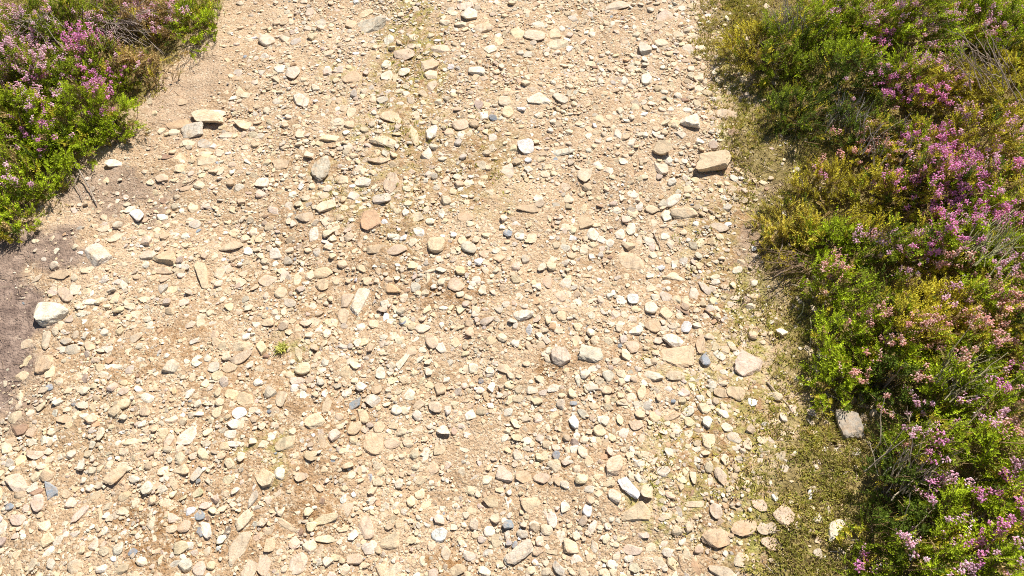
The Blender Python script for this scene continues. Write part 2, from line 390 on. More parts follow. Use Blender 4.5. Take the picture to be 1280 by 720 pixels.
TILES[(320, 0)] = [
(42,152,60,45,5,'k','hs','rounded grey-white stone at the far left of the gravel','rounded grey-white stone'),
(107,143,40,25,0,'c'),(153,155,45,25,0,'g'),(88,257,40,33,-10,'w'),
(137,270,50,45,0,'g','h','small blocky grey stone with a dark underside, beside a white one','small blocky grey stone'),
(18,268,28,24,0,'g'),
(170,378,60,42,-25,'w','ha','angular white stone with a straight lower edge, upper left path','angular upper white stone'),
(268,262,35,40,0,'w'),(308,261,48,25,5,'g'),(365,285,75,45,0,'t','f'),
(435,92,110,55,8,'k','k','long flat greyish cream slab in the farthest part of the path','far greyish slab'),
(357,90,55,32,0,'t'),(410,50,55,30,0,'y'),(498,142,38,48,0,'w'),(560,202,65,55,-30,'p','f'),(590,140,25,40,80,'c'),(583,173,35,20,0,'c'),
(803,57,68,42,0,'w','h','bright white stone topmost near the mossy streak','topmost bright white stone'),
(785,20,60,40,0,'p'),(850,103,75,33,5,'c'),(770,90,50,25,0,'c'),(877,183,50,35,0,'w'),(910,155,30,32,0,'y'),(697,180,80,30,5,'c'),(650,240,70,50,0,'c','f'),
(555,265,45,38,30,'w'),(490,283,45,40,0,'p'),(523,290,25,30,0,'y'),(820,262,75,35,-5,'w'),(490,240,40,30,0,'w'),(658,320,40,40,0,'c'),(655,277,60,35,0,'c'),
(515,437,95,40,-10,'c','f'),(595,432,35,35,0,'c'),(357,420,50,36,50,'c'),(330,403,32,25,0,'t'),(305,458,55,28,-5,'c'),(592,500,80,34,-65,'y'),
(655,500,62,44,80,'w','h','upright white pebble beside a long yellowish sliver','upright white pebble'),
(478,528,110,45,0,'c','','lens-shaped cream slab left of the white pebbles in the upper path','lens-shaped cream slab'),
(285,515,90,30,10,'y'),(345,545,35,30,0,'g'),
(645,580,50,45,0,'w','han','three-cornered white stone with a sharp shadow','three-cornered white stone'),
(250,622,105,75,78,'k','hk','egg-shaped grey-streaked stone standing out of the upper left gravel','egg-shaped streaked stone'),
(505,680,85,58,70,'p','fk','flush pinkish grey slab right of the egg-shaped stone','flush pinkish slab'),
(400,680,60,32,0,'w'),(325,670,60,32,0,'c'),(20,680,50,40,0,'w'),(200,575,50,40,90,'c'),(95,610,70,50,0,'t','f'),(770,503,32,35,0,'w'),(770,465,70,40,0,'p','f'),
(855,430,30,35,0,'w'),(935,380,50,40,0,'c'),(945,420,40,50,0,'y'),(885,515,38,35,0,'p'),(860,490,25,22,0,'c'),(720,537,28,22,0,'w'),(683,633,28,25,0,'c'),(653,650,38,25,0,'g'),
(843,620,40,28,0,'c'),(940,640,50,55,0,'p'),(800,685,40,28,0,'c'),(475,375,45,30,0,'g'),(200,45,32,30,0,'p'),(80,80,35,22,0,'t'),(240,85,45,30,0,'g'),(710,80,40,25,0,'c'),
(735,45,45,22,-35,'c'),(270,200,35,25,0,'c'),(820,290,35,25,0,'t'),(485,570,30,30,0,'g'),(400,640,30,25,0,'c'),(460,600,80,25,0,'t'),(170,500,40,30,0,'c'),(105,550,35,25,0,'c')]
TILES[(640, 0)] = [
(165,165,90,35,15,'c','','wedge-shaped cream slab tilted up to the right, upper middle path','tilted cream wedge'),
(85,128,80,45,0,'w','f','wide flat whitish stone in the upper middle of the path','wide flat whitish stone'),
(20,125,50,40,0,'y'),(165,128,50,45,0,'y'),
(98,372,95,45,-8,'w','','long whitish slab alone right of the upper centre line','long whitish slab'),
(178,365,60,35,-30,'g'),
(50,552,65,45,10,'q','h','small bluish white stone in the middle of the upper path','small bluish white stone'),
(185,568,90,25,0,'w','','slender white sliver pointing right, beside a bluish white stone','slender white sliver'),
(503,300,42,38,0,'w','hH','small white stone perched on a dark brown underside','perched small white stone'),
(497,185,50,40,0,'g','h','blocky grey stone above the perched white stone','upper blocky grey stone'),
(420,298,30,35,0,'w'),
(668,462,95,60,-12,'w','han','large whitish wedge-shaped stone near the right verge of gravel','large whitish wedge'),
(608,460,50,30,0,'y'),(632,500,45,30,0,'g'),
(810,427,85,35,0,'k','f','flush pale stone alone in brown soil near the right moss','flush pale stone in brown soil'),
(560,555,65,60,20,'t','h','rounded tan stone with dark shaded side, left of the ochre block','rounded tan stone'),
(558,630,55,50,0,'p'),(588,597,30,30,0,'w'),
(758,612,158,70,14,'t','haHB','large ochre angular block casting a shadow at the right verge','large ochre block'),
(400,502,35,32,0,'w'),(447,530,38,32,0,'w'),(540,495,30,30,0,'w'),(418,603,35,28,0,'w'),(655,183,45,38,0,'k'),(575,62,55,38,-20,'p'),(555,88,40,28,0,'t'),(625,130,40,22,0,'c'),
(560,157,60,28,0,'c'),(680,130,55,22,-15,'c'),(715,180,40,24,0,'c'),(450,255,45,20,0,'c'),(697,288,38,28,0,'c'),(763,278,28,24,0,'w'),(655,408,35,28,0,'w'),(690,380,30,25,0,'c'),
(705,330,40,22,15,'c'),(395,20,90,30,10,'w','f'),(230,70,38,28,0,'g'),(105,15,25,30,0,'c'),(95,90,50,25,-10,'w'),(295,238,40,22,0,'c'),(255,462,38,24,0,'c'),(325,445,38,32,0,'y'),
(100,430,35,22,0,'y'),(125,655,35,30,0,'c'),(275,655,60,50,0,'w','f'),(495,660,38,24,0,'c'),(640,605,30,25,0,'c'),(835,495,50,30,0,'r'),(60,290,30,22,0,'c'),(470,355,30,20,0,'p'),
(465,385,38,22,0,'c'),(380,88,22,25,0,'w'),(330,625,32,22,0,'c'),(370,640,25,25,0,'w'),(420,155,40,22,0,'t'),(60,200,35,25,0,'g'),(490,600,35,20,0,'t')]
TILES[(960, 0)] = [(200,432,50,18,0,'g')]
TILES[(0, 240)] = [
(372,240,92,86,-45,'w','ha','round white boulder left of the path, smaller of the two white boulders','smaller white boulder'),
(193,448,128,98,48,'w','ha','largest white boulder on the left edge, below the smaller white one','largest white boulder'),
(200,378,50,22,0,'p'),(245,380,65,50,-40,'p','f'),(280,365,42,36,0,'w'),(325,368,32,28,0,'y'),
(512,85,62,46,-55,'q','h','bluish white stone with dark lower end near the left soil','bluish stone by the left soil'),
(485,62,50,25,25,'w'),(540,103,30,22,0,'t'),(470,17,28,20,0,'w'),(430,168,75,28,20,'c'),(385,138,50,22,10,'c'),(438,120,32,18,0,'c'),
(620,248,88,52,0,'t','hn','tan wedge-shaped stone right of the smaller white boulder','tan wedge'),
(552,235,62,38,0,'k'),(610,290,65,28,0,'t'),(645,163,50,28,0,'w'),(725,52,45,36,80,'y'),(775,45,30,30,0,'p'),(612,30,32,24,0,'r'),(730,120,40,35,0,'g'),(875,152,40,32,0,'y'),
(915,173,45,25,0,'c'),(950,178,35,28,90,'y'),(870,200,110,30,10,'c','f'),
(755,310,102,48,-78,'t','h','upended tan stone with shaded foot, standing lengthwise','upended tan stone'),
(820,305,40,38,0,'c'),(845,285,40,30,0,'g'),(900,340,42,38,0,'c'),(910,305,35,24,0,'c'),(672,272,40,24,0,'w'),(675,300,50,25,0,'y'),(460,340,45,30,-70,'w'),(430,395,45,34,80,'y'),
(335,407,50,26,0,'w'),(295,423,30,25,0,'c'),(325,292,50,30,0,'c'),(230,305,80,40,0,'t','f'),(130,325,60,20,15,'c'),(605,360,50,36,0,'g'),(645,365,42,28,0,'y'),(690,412,45,30,0,'p'),
(555,498,32,28,0,'w'),(505,455,45,30,0,'c'),(305,455,35,28,0,'w'),(490,425,40,26,0,'c'),(750,470,35,30,0,'c'),(710,495,45,25,0,'c'),
(165,642,92,62,48,'t','h','smooth tan stone slanting upward below the largest white boulder','slanting tan stone'),
(185,675,45,38,80,'y'),(85,695,55,40,40,'t'),(100,565,50,38,60,'g','f'),(170,555,65,35,85,'g','f'),(275,590,60,40,0,'k'),(380,590,38,28,0,'c'),
(425,655,75,24,-5,'w','','thin white sliver lying across the lower left gravel','thin white sliver'),
(385,683,40,25,0,'c'),
(637,655,75,64,0,'k','hak','squarish grey-streaked block with dark lower edge','squarish grey block'),
(740,630,48,40,80,'w'),(800,650,50,46,60,'g'),(815,685,42,40,0,'y'),(862,660,60,40,-10,'t'),(890,578,50,38,0,'y'),(928,575,50,30,0,'y'),(905,618,90,40,20,'p','f'),(845,605,35,22,0,'c'),
(300,690,35,28,0,'c'),(225,585,35,20,0,'p'),(590,160,28,20,0,'c'),(710,98,28,24,0,'c'),(560,185,30,18,80,'c'),(130,182,25,16,0,'c'),(215,505,35,28,0,'t')]
TILES[(320, 240)] = [
(423,103,84,78,-60,'o','a','flat orange-tan block, the most orange stone of the path','flat orange-tan block'),
(675,197,66,58,10,'y','hs','rounded yellowish stone with a dark lower rim near path centre','rounded yellowish stone'),
(800,208,58,46,-40,'k','h','pale grey pointed stone right of the rounded yellowish stone','pale grey pointed stone'),
(390,410,112,52,65,'w','h','long upright whitish stone left of path centre','long upright whitish stone'),
(340,405,50,50,0,'p','f'),(217,155,55,38,80,'w'),(70,232,55,45,0,'w'),(10,175,38,34,0,'y'),(70,70,55,30,-30,'p'),(190,95,75,40,0,'g','f'),(262,52,75,40,20,'c'),
(365,10,45,36,0,'w'),(472,22,70,45,20,'g'),(258,12,38,25,0,'t'),(120,100,40,22,-80,'c'),(265,110,38,35,0,'c'),(298,135,35,30,0,'c'),(355,128,32,30,0,'t'),(450,210,90,35,10,'t','f'),
(525,215,80,38,10,'p','f'),(515,165,55,28,0,'w'),(585,185,40,36,0,'c'),(610,145,48,36,-50,'w'),(600,95,60,35,0,'c'),(695,80,32,25,90,'w'),(785,92,60,30,0,'t','f'),(808,117,38,25,0,'c'),
(945,152,34,30,0,'b','h'),(158,318,65,32,80,'c'),(105,312,55,28,60,'p'),(40,328,75,50,0,'w','f'),(95,375,50,45,0,'c','f'),(122,412,52,34,-35,'k'),(250,298,75,42,20,'y','f'),(245,350,50,48,0,'t','f'),
(300,330,34,30,90,'t'),(512,360,58,44,-40,'o'),(415,330,35,30,0,'y'),(595,355,45,32,0,'g'),(608,375,28,22,0,'c'),(648,320,40,24,90,'c'),(482,420,38,30,0,'w'),(518,435,40,20,-70,'c'),
(490,475,50,28,90,'q'),(553,483,34,28,0,'b','h'),(625,510,60,35,0,'p'),(328,465,60,44,90,'c','f'),(290,488,40,36,0,'y'),(235,518,28,26,0,'w'),(218,483,45,28,-15,'c'),(158,512,35,26,0,'y'),(112,488,28,24,0,'c'),
(20,582,55,42,90,'y','h','squarish yellow-white stone left of the small green grass tuft','yellow-white stone by the tuft'),
(160,605,72,28,-75,'y','','narrow yellowish stone pointing down at a rounded one','narrow yellowish stone'),
(175,662,60,48,0,'y','hs','rounded yellow-cream stone under the narrow yellowish stone','rounded yellow-cream stone'),
(155,705,60,38,0,'p'),(352,634,60,25,0,'k'),(335,672,48,45,0,'t'),(385,655,32,25,0,'r'),(402,560,38,34,0,'y'),(472,560,40,28,90,'p'),(465,677,48,40,80,'w'),
(548,632,78,32,55,'w','','slanting white stone with a pointed lower end, centre path','slanting white stone'),
(582,598,50,36,50,'c','f'),(690,578,50,32,-65,'w'),(655,555,60,48,-50,'p','f'),(735,585,35,28,0,'g'),
(868,480,60,28,20,'k','h','oblong grey-white stone tilted up to the right at path centre','oblong grey-white stone'),
(825,455,40,26,0,'w'),(770,435,45,26,55,'y'),(850,360,40,26,-60,'c'),(813,345,28,24,0,'w'),(800,390,35,32,0,'c'),(750,345,60,50,0,'p','f'),(790,660,35,30,0,'c'),(877,665,34,34,0,'w'),
(930,660,45,40,0,'c','f'),(930,420,35,22,0,'w'),(45,490,45,30,0,'c','f'),(590,275,40,22,0,'y'),(860,262,25,20,0,'c')]
TILES[(640, 240)] = [
(447,260,118,62,-30,'c','f','big flush cream slab slanting down right, right half of path','big flush cream slab'),
(437,200,52,35,-15,'t','h','knobbly tan stone just above the big flush cream slab','knobbly tan stone'),
(405,155,40,38,90,'w'),(445,140,48,38,90,'w'),(393,68,36,34,0,'w'),(453,75,42,38,0,'y'),(305,158,50,48,0,'w'),(335,175,40,28,0,'w'),(368,187,34,32,0,'w'),(270,212,42,32,80,'c'),
(275,115,60,50,0,'t','f'),(75,173,38,38,0,'c'),(18,120,35,24,0,'w'),(27,163,38,26,0,'w'),(65,108,35,28,80,'y'),(98,20,38,34,0,'w'),(212,22,38,35,0,'c'),(60,60,80,30,0,'t','f'),
(650,78,105,42,-5,'y','','flat yellow-ochre slab near the right verge','flat yellow-ochre slab'),
(605,25,70,36,35,'w'),(580,88,55,38,-75,'w'),(525,65,50,35,0,'c','f'),(525,112,40,28,-45,'c'),(568,40,40,30,0,'k'),(775,132,75,32,-5,'g','f'),(597,190,40,34,90,'k'),(575,165,35,28,0,'w'),
(705,190,40,32,60,'y'),(515,180,40,36,0,'g'),(475,185,35,28,90,'c'),(610,270,35,22,90,'w'),(455,8,45,24,0,'w'),(427,100,32,28,0,'p'),
(610,315,90,45,0,'c','an','ragged cream slab with pointed ends above the grey-green cluster','ragged cream slab'),
(845,290,42,28,10,'w','h','small pale stone alone on brown soil near the right shrubs','small pale verge stone'),
(762,315,40,22,20,'c'),(720,355,62,30,-60,'g'),(685,380,48,42,90,'k'),(655,405,38,34,-60,'y'),(620,400,42,30,0,'t'),(578,388,46,42,0,'k'),(522,363,36,32,0,'c'),(748,360,34,28,0,'k'),
(455,400,42,38,0,'q','h','small bluish quartz stone between whitish pebbles','small bluish quartz stone'),
(408,405,42,34,90,'w'),
(520,433,48,46,0,'w','hs','round white pebble lower right of the bluish quartz stone','round white pebble'),
(575,455,54,48,-60,'y'),(465,435,35,26,0,'y'),
(652,507,48,44,-80,'q','h','clean blue-white stone above the blue-grey one','clean blue-white stone'),
(603,555,82,46,-5,'w','hs','smooth oval white stone above the broad cream slab','smooth oval white stone'),
(467,518,58,38,20,'w'),
(620,618,136,88,5,'c','f','broad flush cream slab left of the blue-grey stone','broad flush cream slab'),
(722,625,58,50,80,'b','h','dark blue-grey stone, bluest on the path, beside broad cream slab','bluest stone'),
(708,565,75,35,85,'t','f'),(780,610,50,32,-30,'w'),
(893,648,128,92,10,'p','ha','large angular pinkish cream block at the right verge','large angular pinkish block'),
(765,655,50,35,0,'t','f'),(843,598,30,24,-60,'w'),(800,590,45,30,0,'c','f'),(745,435,35,30,0,'g'),(527,500,60,50,0,'t','f'),(575,508,40,25,0,'c'),(610,500,35,24,0,'k'),(390,455,40,36,0,'p'),
(410,490,35,24,0,'w'),(253,412,35,24,-30,'w'),(205,340,40,34,80,'w'),(212,385,30,24,90,'c'),(232,355,30,22,0,'g'),(180,390,45,40,0,'p','f'),(110,278,38,35,0,'k'),(97,350,32,28,0,'w'),
(130,335,50,40,90,'p','f'),(12,280,28,28,0,'w'),
(40,460,75,40,12,'w','h','whitish angular stone pointing right with dark lower edge, mid path','pointing whitish stone'),
(15,500,35,28,0,'g'),(152,495,40,32,0,'w'),(172,515,35,28,0,'c'),(130,555,38,32,0,'g'),
(193,620,98,66,-25,'k','hak','ridged grey-white block, left one of a touching pair','ridged grey-white block'),
(298,607,112,64,-10,'k','h','big smooth grey-white slab, right one of a touching pair','big grey-white slab'),
(303,660,36,26,0,'w'),(365,685,50,46,0,'g'),(435,695,36,28,0,'w'),(530,690,80,45,-5,'k'),(515,635,38,34,0,'g'),(540,600,30,28,0,'c'),(453,580,50,45,0,'p','f'),(390,630,35,24,0,'c'),
(122,603,28,24,0,'p'),(612,685,70,40,0,'k','f'),(240,550,40,26,0,'c'),(195,205,45,30,0,'g'),(235,210,30,24,0,'c'),(205,130,40,22,0,'c'),(152,250,28,22,90,'c'),(30,395,30,24,0,'w'),
(830,540,30,22,60,'t'),(800,355,40,20,0,'p','f'),(640,440,60,20,-35,'r')]
TILES[(960, 240)] = [(205,520,36,28,60,'k'),(200,610,28,24,0,'w')]
TILES[(0, 480)] = [
(60,122,62,48,0,'y'),
(72,170,56,44,0,'r','h','reddish brown stone near the lower left soil, darkest around','reddish brown stone'),
(115,180,48,34,60,'t'),
(135,262,65,42,-5,'p','ha','pinkish grey angular stone under the reddish brown one','pinkish grey angular stone'),
(180,250,34,28,0,'p'),
(66,370,85,68,-30,'p','','large flat pinkish stone at the lower left border','large flat pinkish stone'),
(118,388,52,30,35,'w'),
(190,400,78,56,-65,'b','hn','blue-grey three-cornered stone in the lower left gravel','blue-grey cornered stone'),
(140,445,62,48,-85,'p','hs','smooth pale pink stone under the blue-grey cornered stone','smooth pale pink stone'),
(33,455,38,34,0,'b'),(245,408,42,38,0,'t'),(68,505,55,45,0,'p'),(5,535,50,40,90,'w'),
(465,72,44,42,0,'y','hs','round yellowish pebble alone on bare dirt, lower left','round pebble on bare dirt'),
(550,50,50,36,-15,'w'),(520,150,36,24,0,'p'),(612,118,30,24,0,'y'),
(500,211,85,28,8,'y','','oblong pale yellow stone among gravel on lower left dirt','oblong pale yellow stone'),
(460,255,42,28,0,'c'),
(700,197,96,52,45,'w','','slanting yellow-white slab in lower left gravel','slanting yellow-white slab'),
(630,210,60,36,60,'p'),(710,28,50,34,70,'w'),(815,103,55,32,40,'y'),(870,37,48,38,0,'y'),
(895,105,55,42,20,'q','','bluish white stone beside a flush yellowish one, lower left','flat bluish white stone'),
(860,72,40,24,0,'c'),(920,55,60,50,0,'y','f'),(945,95,40,25,0,'c'),(897,150,38,34,0,'c'),(865,188,50,36,0,'w'),(872,222,55,22,0,'w'),(772,70,30,16,0,'y'),
(680,322,66,42,0,'y','an','angular yellow-cream stone left of a dark standing flake','angular yellow-cream stone'),
(737,335,62,28,60,'g','h','thin grey flake standing on edge','standing grey flake'),
(630,338,40,18,0,'c'),
(745,408,46,42,0,'y','h','pale stone with yellow-green lichen on one end','lichened pale stone'),
(435,342,100,44,45,'t','h','tan stone slanting up with a strongly shaded lower side','shaded slanting tan stone'),
(455,308,50,30,20,'c'),(575,385,60,22,20,'t'),(500,420,30,26,0,'y'),(160,320,36,30,0,'y'),(180,285,38,30,0,'c'),(240,130,60,30,0,'t','f'),(280,98,30,22,70,'t'),(310,118,40,22,0,'w'),
(185,210,50,30,0,'w'),
(290,490,100,36,50,'p','hk','long pinkish white stone with dark left flank, lower left','long dark-flanked stone'),
(375,500,75,22,90,'y'),(403,490,35,32,0,'w'),(435,485,44,34,70,'c'),
(438,615,52,46,20,'w','ha','bright white angular stone low on the left of the path','bright white angular stone'),
(350,600,60,36,65,'p'),(215,588,50,34,20,'k'),(150,567,36,22,0,'y'),(65,640,36,34,0,'y'),(380,688,50,34,0,'w'),(390,630,32,22,50,'c'),(745,490,42,36,0,'b'),(770,540,70,36,-70,'w'),
(745,550,40,26,-70,'b'),(705,605,42,32,0,'w'),(683,650,36,28,-50,'w'),(745,690,55,48,80,'p'),(690,530,55,42,60,'p','f'),
(908,515,106,46,58,'c','hk','long cream stone with very dark lower side, above a flush slab','long dark-sided cream stone'),
(895,612,150,64,62,'k','f','long flush greyish slab under the dark-sided cream stone','long flush greyish slab'),
(945,430,75,28,65,'g'),(852,550,50,26,85,'d'),(935,700,80,58,80,'k','fk'),(645,680,70,30,30,'k'),(180,10,30,26,0,'b'),(300,20,35,26,0,'c'),(30,215,60,26,40,'t','f'),(575,300,26,20,0,'c')]
TILES[(320, 480)] = [
(435,63,60,46,0,'w','ha','white stone with a dark lower rim above smooth centre dirt','dark-rimmed white stone'),
(527,98,42,38,0,'w','hs'),(567,90,30,24,90,'w'),(370,72,65,28,35,'b'),(90,55,62,46,80,'k','f'),(265,80,60,36,75,'t'),(690,18,48,44,0,'t','h'),(615,75,50,28,40,'t'),(670,85,50,45,0,'w','f'),
(803,113,44,40,0,'w'),
(700,175,58,46,-15,'w','ha','pear-shaped white stone in the smooth lower centre dirt','pear-shaped white stone'),
(770,157,34,22,0,'p'),
(215,138,78,56,20,'y','','flat yellow-cream stone in the lower gravel left of centre','flat yellow-cream stone'),
(368,160,62,46,50,'y','f'),(400,118,56,40,-60,'y','f'),
(440,225,88,74,80,'y','f','big flush yellowish tan stone in the lower middle','big flush yellowish stone'),
(465,160,48,44,0,'y','f'),(510,222,60,42,0,'p','f'),(110,225,80,56,20,'t'),(245,215,60,34,-80,'t'),(212,260,44,26,0,'y'),(325,248,42,26,0,'y'),(148,265,36,24,0,'c'),(58,190,42,34,50,'w'),
(30,350,84,68,20,'y','','large pale yellow stone at the left of the dark dirt patch','large pale yellow stone'),
(165,350,50,40,0,'p','f'),(390,318,50,32,0,'p'),(465,328,40,38,0,'y'),(635,260,55,26,75,'w'),(237,390,30,28,0,'y'),(430,402,36,26,80,'w'),(485,455,32,28,80,'w'),(423,350,36,24,80,'b'),
(750,460,32,28,0,'w','h'),(335,468,60,46,70,'p','f'),
(255,505,100,36,6,'y','','long yellowish lens-shaped stone in the lower left middle','long yellowish lens'),
(110,527,96,34,-35,'t','','long tan stone slanting down right beside the yellowish lens','slanting long tan stone'),
(265,578,80,34,0,'c'),(410,530,100,54,-80,'p','fk'),(435,600,38,34,0,'w'),
(505,592,88,78,0,'c','fan','large flush cream slab with three corners, bottom middle','large flush three-cornered slab'),
(525,657,36,30,0,'w'),(235,630,60,26,75,'t'),(295,648,34,26,0,'y'),(85,657,28,26,0,'y'),(28,680,80,56,80,'p','f'),(160,670,90,66,70,'w','f'),(515,700,76,42,45,'c','k'),
(688,567,62,56,0,'q','hs','rounded bluish grey-white stone at the bottom middle','rounded bluish grey stone'),
(712,635,55,40,-70,'w','f'),
(885,445,68,50,0,'t','h','blocky tan stone below the pinkish white rhombus','blocky tan stone'),
(912,392,34,32,0,'c'),
(925,338,82,56,-22,'p','ha','rhombus-shaped pinkish white stone in the lower centre right','pinkish white rhombus'),
(820,398,36,22,0,'c'),(950,445,50,30,80,'w'),(875,550,44,40,0,'w'),(755,695,60,50,0,'y','f'),(600,583,32,24,-30,'y'),(935,512,30,26,0,'w'),(893,490,28,24,0,'c'),(775,595,32,28,0,'w'),
(925,130,50,22,0,'c'),(900,115,38,24,0,'g'),(838,20,36,30,0,'w'),(955,55,40,26,80,'y'),(950,595,28,24,0,'b'),(945,655,50,34,70,'g'),(50,600,60,44,70,'y','f'),(45,433,36,28,-60,'p'),
(20,520,45,28,40,'c'),(150,15,40,32,0,'w'),(455,20,45,36,0,'t','f'),(370,655,60,40,0,'p','f')]
TILES[(640, 480)] = [
(392,305,96,70,58,'c','ha','large cream block above the speckled bluish white stone','large cream block'),
(440,390,98,46,-52,'q','h','speckled bluish white oval stone slanting down right','speckled bluish oval'),
(384,412,60,52,-30,'k','ha','greyish cornered stone left of the speckled bluish oval','greyish cornered stone'),
(505,400,60,50,85,'c','h','cream upright stone right of the speckled bluish oval','cream upright stone'),
(480,480,132,86,3,'t','an','large flat tan three-cornered slab under the speckled bluish oval','large tan three-cornered slab'),
(450,620,75,40,-5,'p'),(235,145,62,36,-75,'q','h'),(240,200,44,28,60,'w'),(123,268,36,32,90,'y'),(168,270,38,34,90,'b'),(218,283,50,30,-5,'w'),(238,245,42,36,0,'w'),(330,172,46,44,-50,'y'),
(345,270,40,26,10,'o','','small deep orange stone left of the large cream block','small deep orange stone'),
(310,207,32,24,0,'w'),(352,218,36,28,40,'t'),(335,130,36,34,0,'w'),(158,118,36,30,20,'y'),(100,130,34,32,0,'p'),(75,18,45,38,0,'k'),(155,15,48,34,0,'w'),(300,10,48,30,0,'k'),(358,50,44,28,-80,'y'),
(418,68,50,28,0,'k'),(470,72,50,26,0,'k'),
(487,28,58,38,75,'y','h','upright yellowish stone below the grey-white slab pair','upright yellowish stone'),
(412,38,36,26,0,'c'),(535,120,46,34,-45,'y'),(620,172,42,34,-70,'w'),(660,190,50,34,80,'w'),(640,120,28,20,0,'w'),
(742,213,62,54,90,'y','a','squarish ochre stone in mossy dirt toward the right','squarish ochre stone'),
(795,113,50,32,-30,'w','h'),(743,65,26,24,0,'p'),(650,30,40,38,0,'p'),(785,30,60,40,0,'t','f'),(840,35,70,56,0,'t','f'),(835,200,55,38,-10,'g'),(885,225,50,38,80,'c'),(940,208,42,36,0,'y','h'),
(835,240,32,26,0,'k'),(932,285,26,20,0,'p'),
(782,342,80,46,-65,'k','fk','flush grey-streaked stone within the green moss film','flush streaked mossy stone'),
(683,345,58,30,90,'c'),(650,330,34,24,90,'y'),(570,327,50,42,-35,'w'),(520,345,48,34,0,'y'),(483,297,38,28,0,'w'),(446,264,34,24,0,'c'),(498,262,34,30,0,'c'),(475,350,36,22,-60,'w'),(447,345,36,20,-70,'c'),
(365,372,52,26,5,'t'),
(765,475,60,46,-60,'k','hs','smooth grey-white oval pebble near the mossy lower right','smooth mossy-side pebble'),
(690,450,90,26,8,'y'),(635,505,50,25,-10,'c'),(575,495,40,26,0,'y'),(590,530,20,20,0,'w'),
(765,580,112,88,-10,'t','fk','large flush tan-grey slab in the mossy lower right','large flush tan-grey slab'),
(870,540,100,66,20,'t','f'),(945,540,50,48,0,'k','f'),(930,455,62,46,-50,'p','f'),(855,660,66,56,60,'k','f'),(780,700,110,46,-20,'k','f'),(690,690,60,34,-60,'o'),
(30,632,118,54,35,'k','hk','long grey-streaked cream stone slanting up at the bottom middle','long slanting streaked stone'),
(220,610,60,56,0,'y','h','yellowish stone leaning over a dark hollow, bottom right of centre','leaning yellowish stone'),
(247,658,50,46,0,'w'),
(148,508,62,40,-80,'w','ha','upright bright white stone low in the path right of centre','upright bright white stone'),
(200,462,52,34,88,'w','ha','small rectangular whitish stone with a vertical long side','small rectangular whitish stone'),
(283,472,55,36,75,'q'),(68,450,75,58,10,'y','f'),(300,535,52,28,65,'w'),(85,530,42,34,-40,'w'),(45,350,60,48,0,'t','f'),(110,355,60,42,0,'p','f'),(175,365,36,34,0,'t','f'),(290,392,45,30,0,'g'),
(325,410,32,30,0,'c'),(325,445,30,28,0,'c'),(275,350,65,20,15,'t'),(55,210,38,30,0,'w'),(105,200,32,28,0,'p'),(60,240,40,22,0,'g'),(175,690,60,36,-50,'g','h'),(235,700,40,30,0,'c'),
(380,700,36,32,80,'y'),(335,700,36,24,90,'c'),(415,575,46,32,20,'y'),(378,595,28,24,0,'c'),(440,655,44,28,0,'w'),(525,657,30,28,0,'w'),(575,688,28,26,0,'w'),(605,672,60,38,-60,'y'),
(490,560,62,36,-40,'p'),(570,600,30,26,0,'p'),(130,610,26,22,0,'w'),(10,600,28,20,80,'b'),(125,575,50,20,0,'t'),(468,150,55,42,0,'p','f'),(600,120,70,26,20,'t','f')]
TILES[(960, 480)] = [
(303,155,122,80,-68,'v','haHBk','grey slab leaning at the foot of the right heather, pink flowers beside','grey slab under heather'),
(322,250,50,34,0,'v','','small olive-grey stone directly below the leaning grey slab','olive-grey stone'),
(248,553,88,62,48,'w','haH','white faceted stone resting on golden moss at the lower right','white stone on moss'),
(190,638,44,36,-70,'p','h','small pinkish white stone on moss below the white faceted stone','small pinkish mossy stone'),
(173,390,26,24,0,'w'),(160,415,42,16,-85,'q'),(190,583,28,26,0,'y'),(10,42,28,26,0,'p'),(60,490,90,70,-60,'p','f'),(10,540,50,44,0,'k','f'),(15,600,80,50,0,'p','f'),(105,108,18,16,0,'w'),
(100,635,24,18,0,'y'),(90,440,24,18,0,'c'),(190,700,26,22,0,'w'),(222,715,20,16,0,'y'),(258,598,18,14,0,'y'),(150,550,22,16,0,'y')]

def stone_from(e, ox, oy):
    x, y, L, W, ang, tone = e[:6]
    fl = e[6] if len(e) > 6 else ''
    px, py = ox + x / 3.0, oy + y / 3.0; L /= 3.0; W /= 3.0
    wx, wy, _ = at_ground(px, py, .004)
    a = RAD(ang)
    def g(qx, qy): return np.array(at(qx, qy, 0))
    A = g(px + L / 2 * math.cos(a), py - L / 2 * math.sin(a)) - g(px - L / 2 * math.cos(a), py + L / 2 * math.sin(a))
    B = g(px + W / 2 * math.sin(a), py + W / 2 * math.cos(a)) - g(px - W / 2 * math.sin(a), py - W / 2 * math.cos(a))
    la = np.linalg.norm(A); u = A / la
    wb = abs(u[0] * B[1] - u[1] * B[0])
    return dict(px=px, py=py, x=float(wx), y=float(wy), L=la, W=wb, rot=math.atan2(u[1], u[0]), tone=tone, fl=fl,
                label=e[7] if len(e) > 7 else None, nick=e[8] if len(e) > 8 else None, area=L * W)
stones = [stone_from(e, ox, oy) for (ox, oy), lst in TILES.items() for e in lst]
marks = [s for s in stones if s['nick']]
rest = sorted([s for s in stones if not s['nick']], key=lambda s: -s['area'])
N_THINGS = 298
things = marks + rest[:N_THINGS - len(marks)]
extra = rest[N_THINGS - len(marks):]
print('stones listed', len(stones), 'landmarks', len(marks), 'smallest thing area', things[-1]['area'])

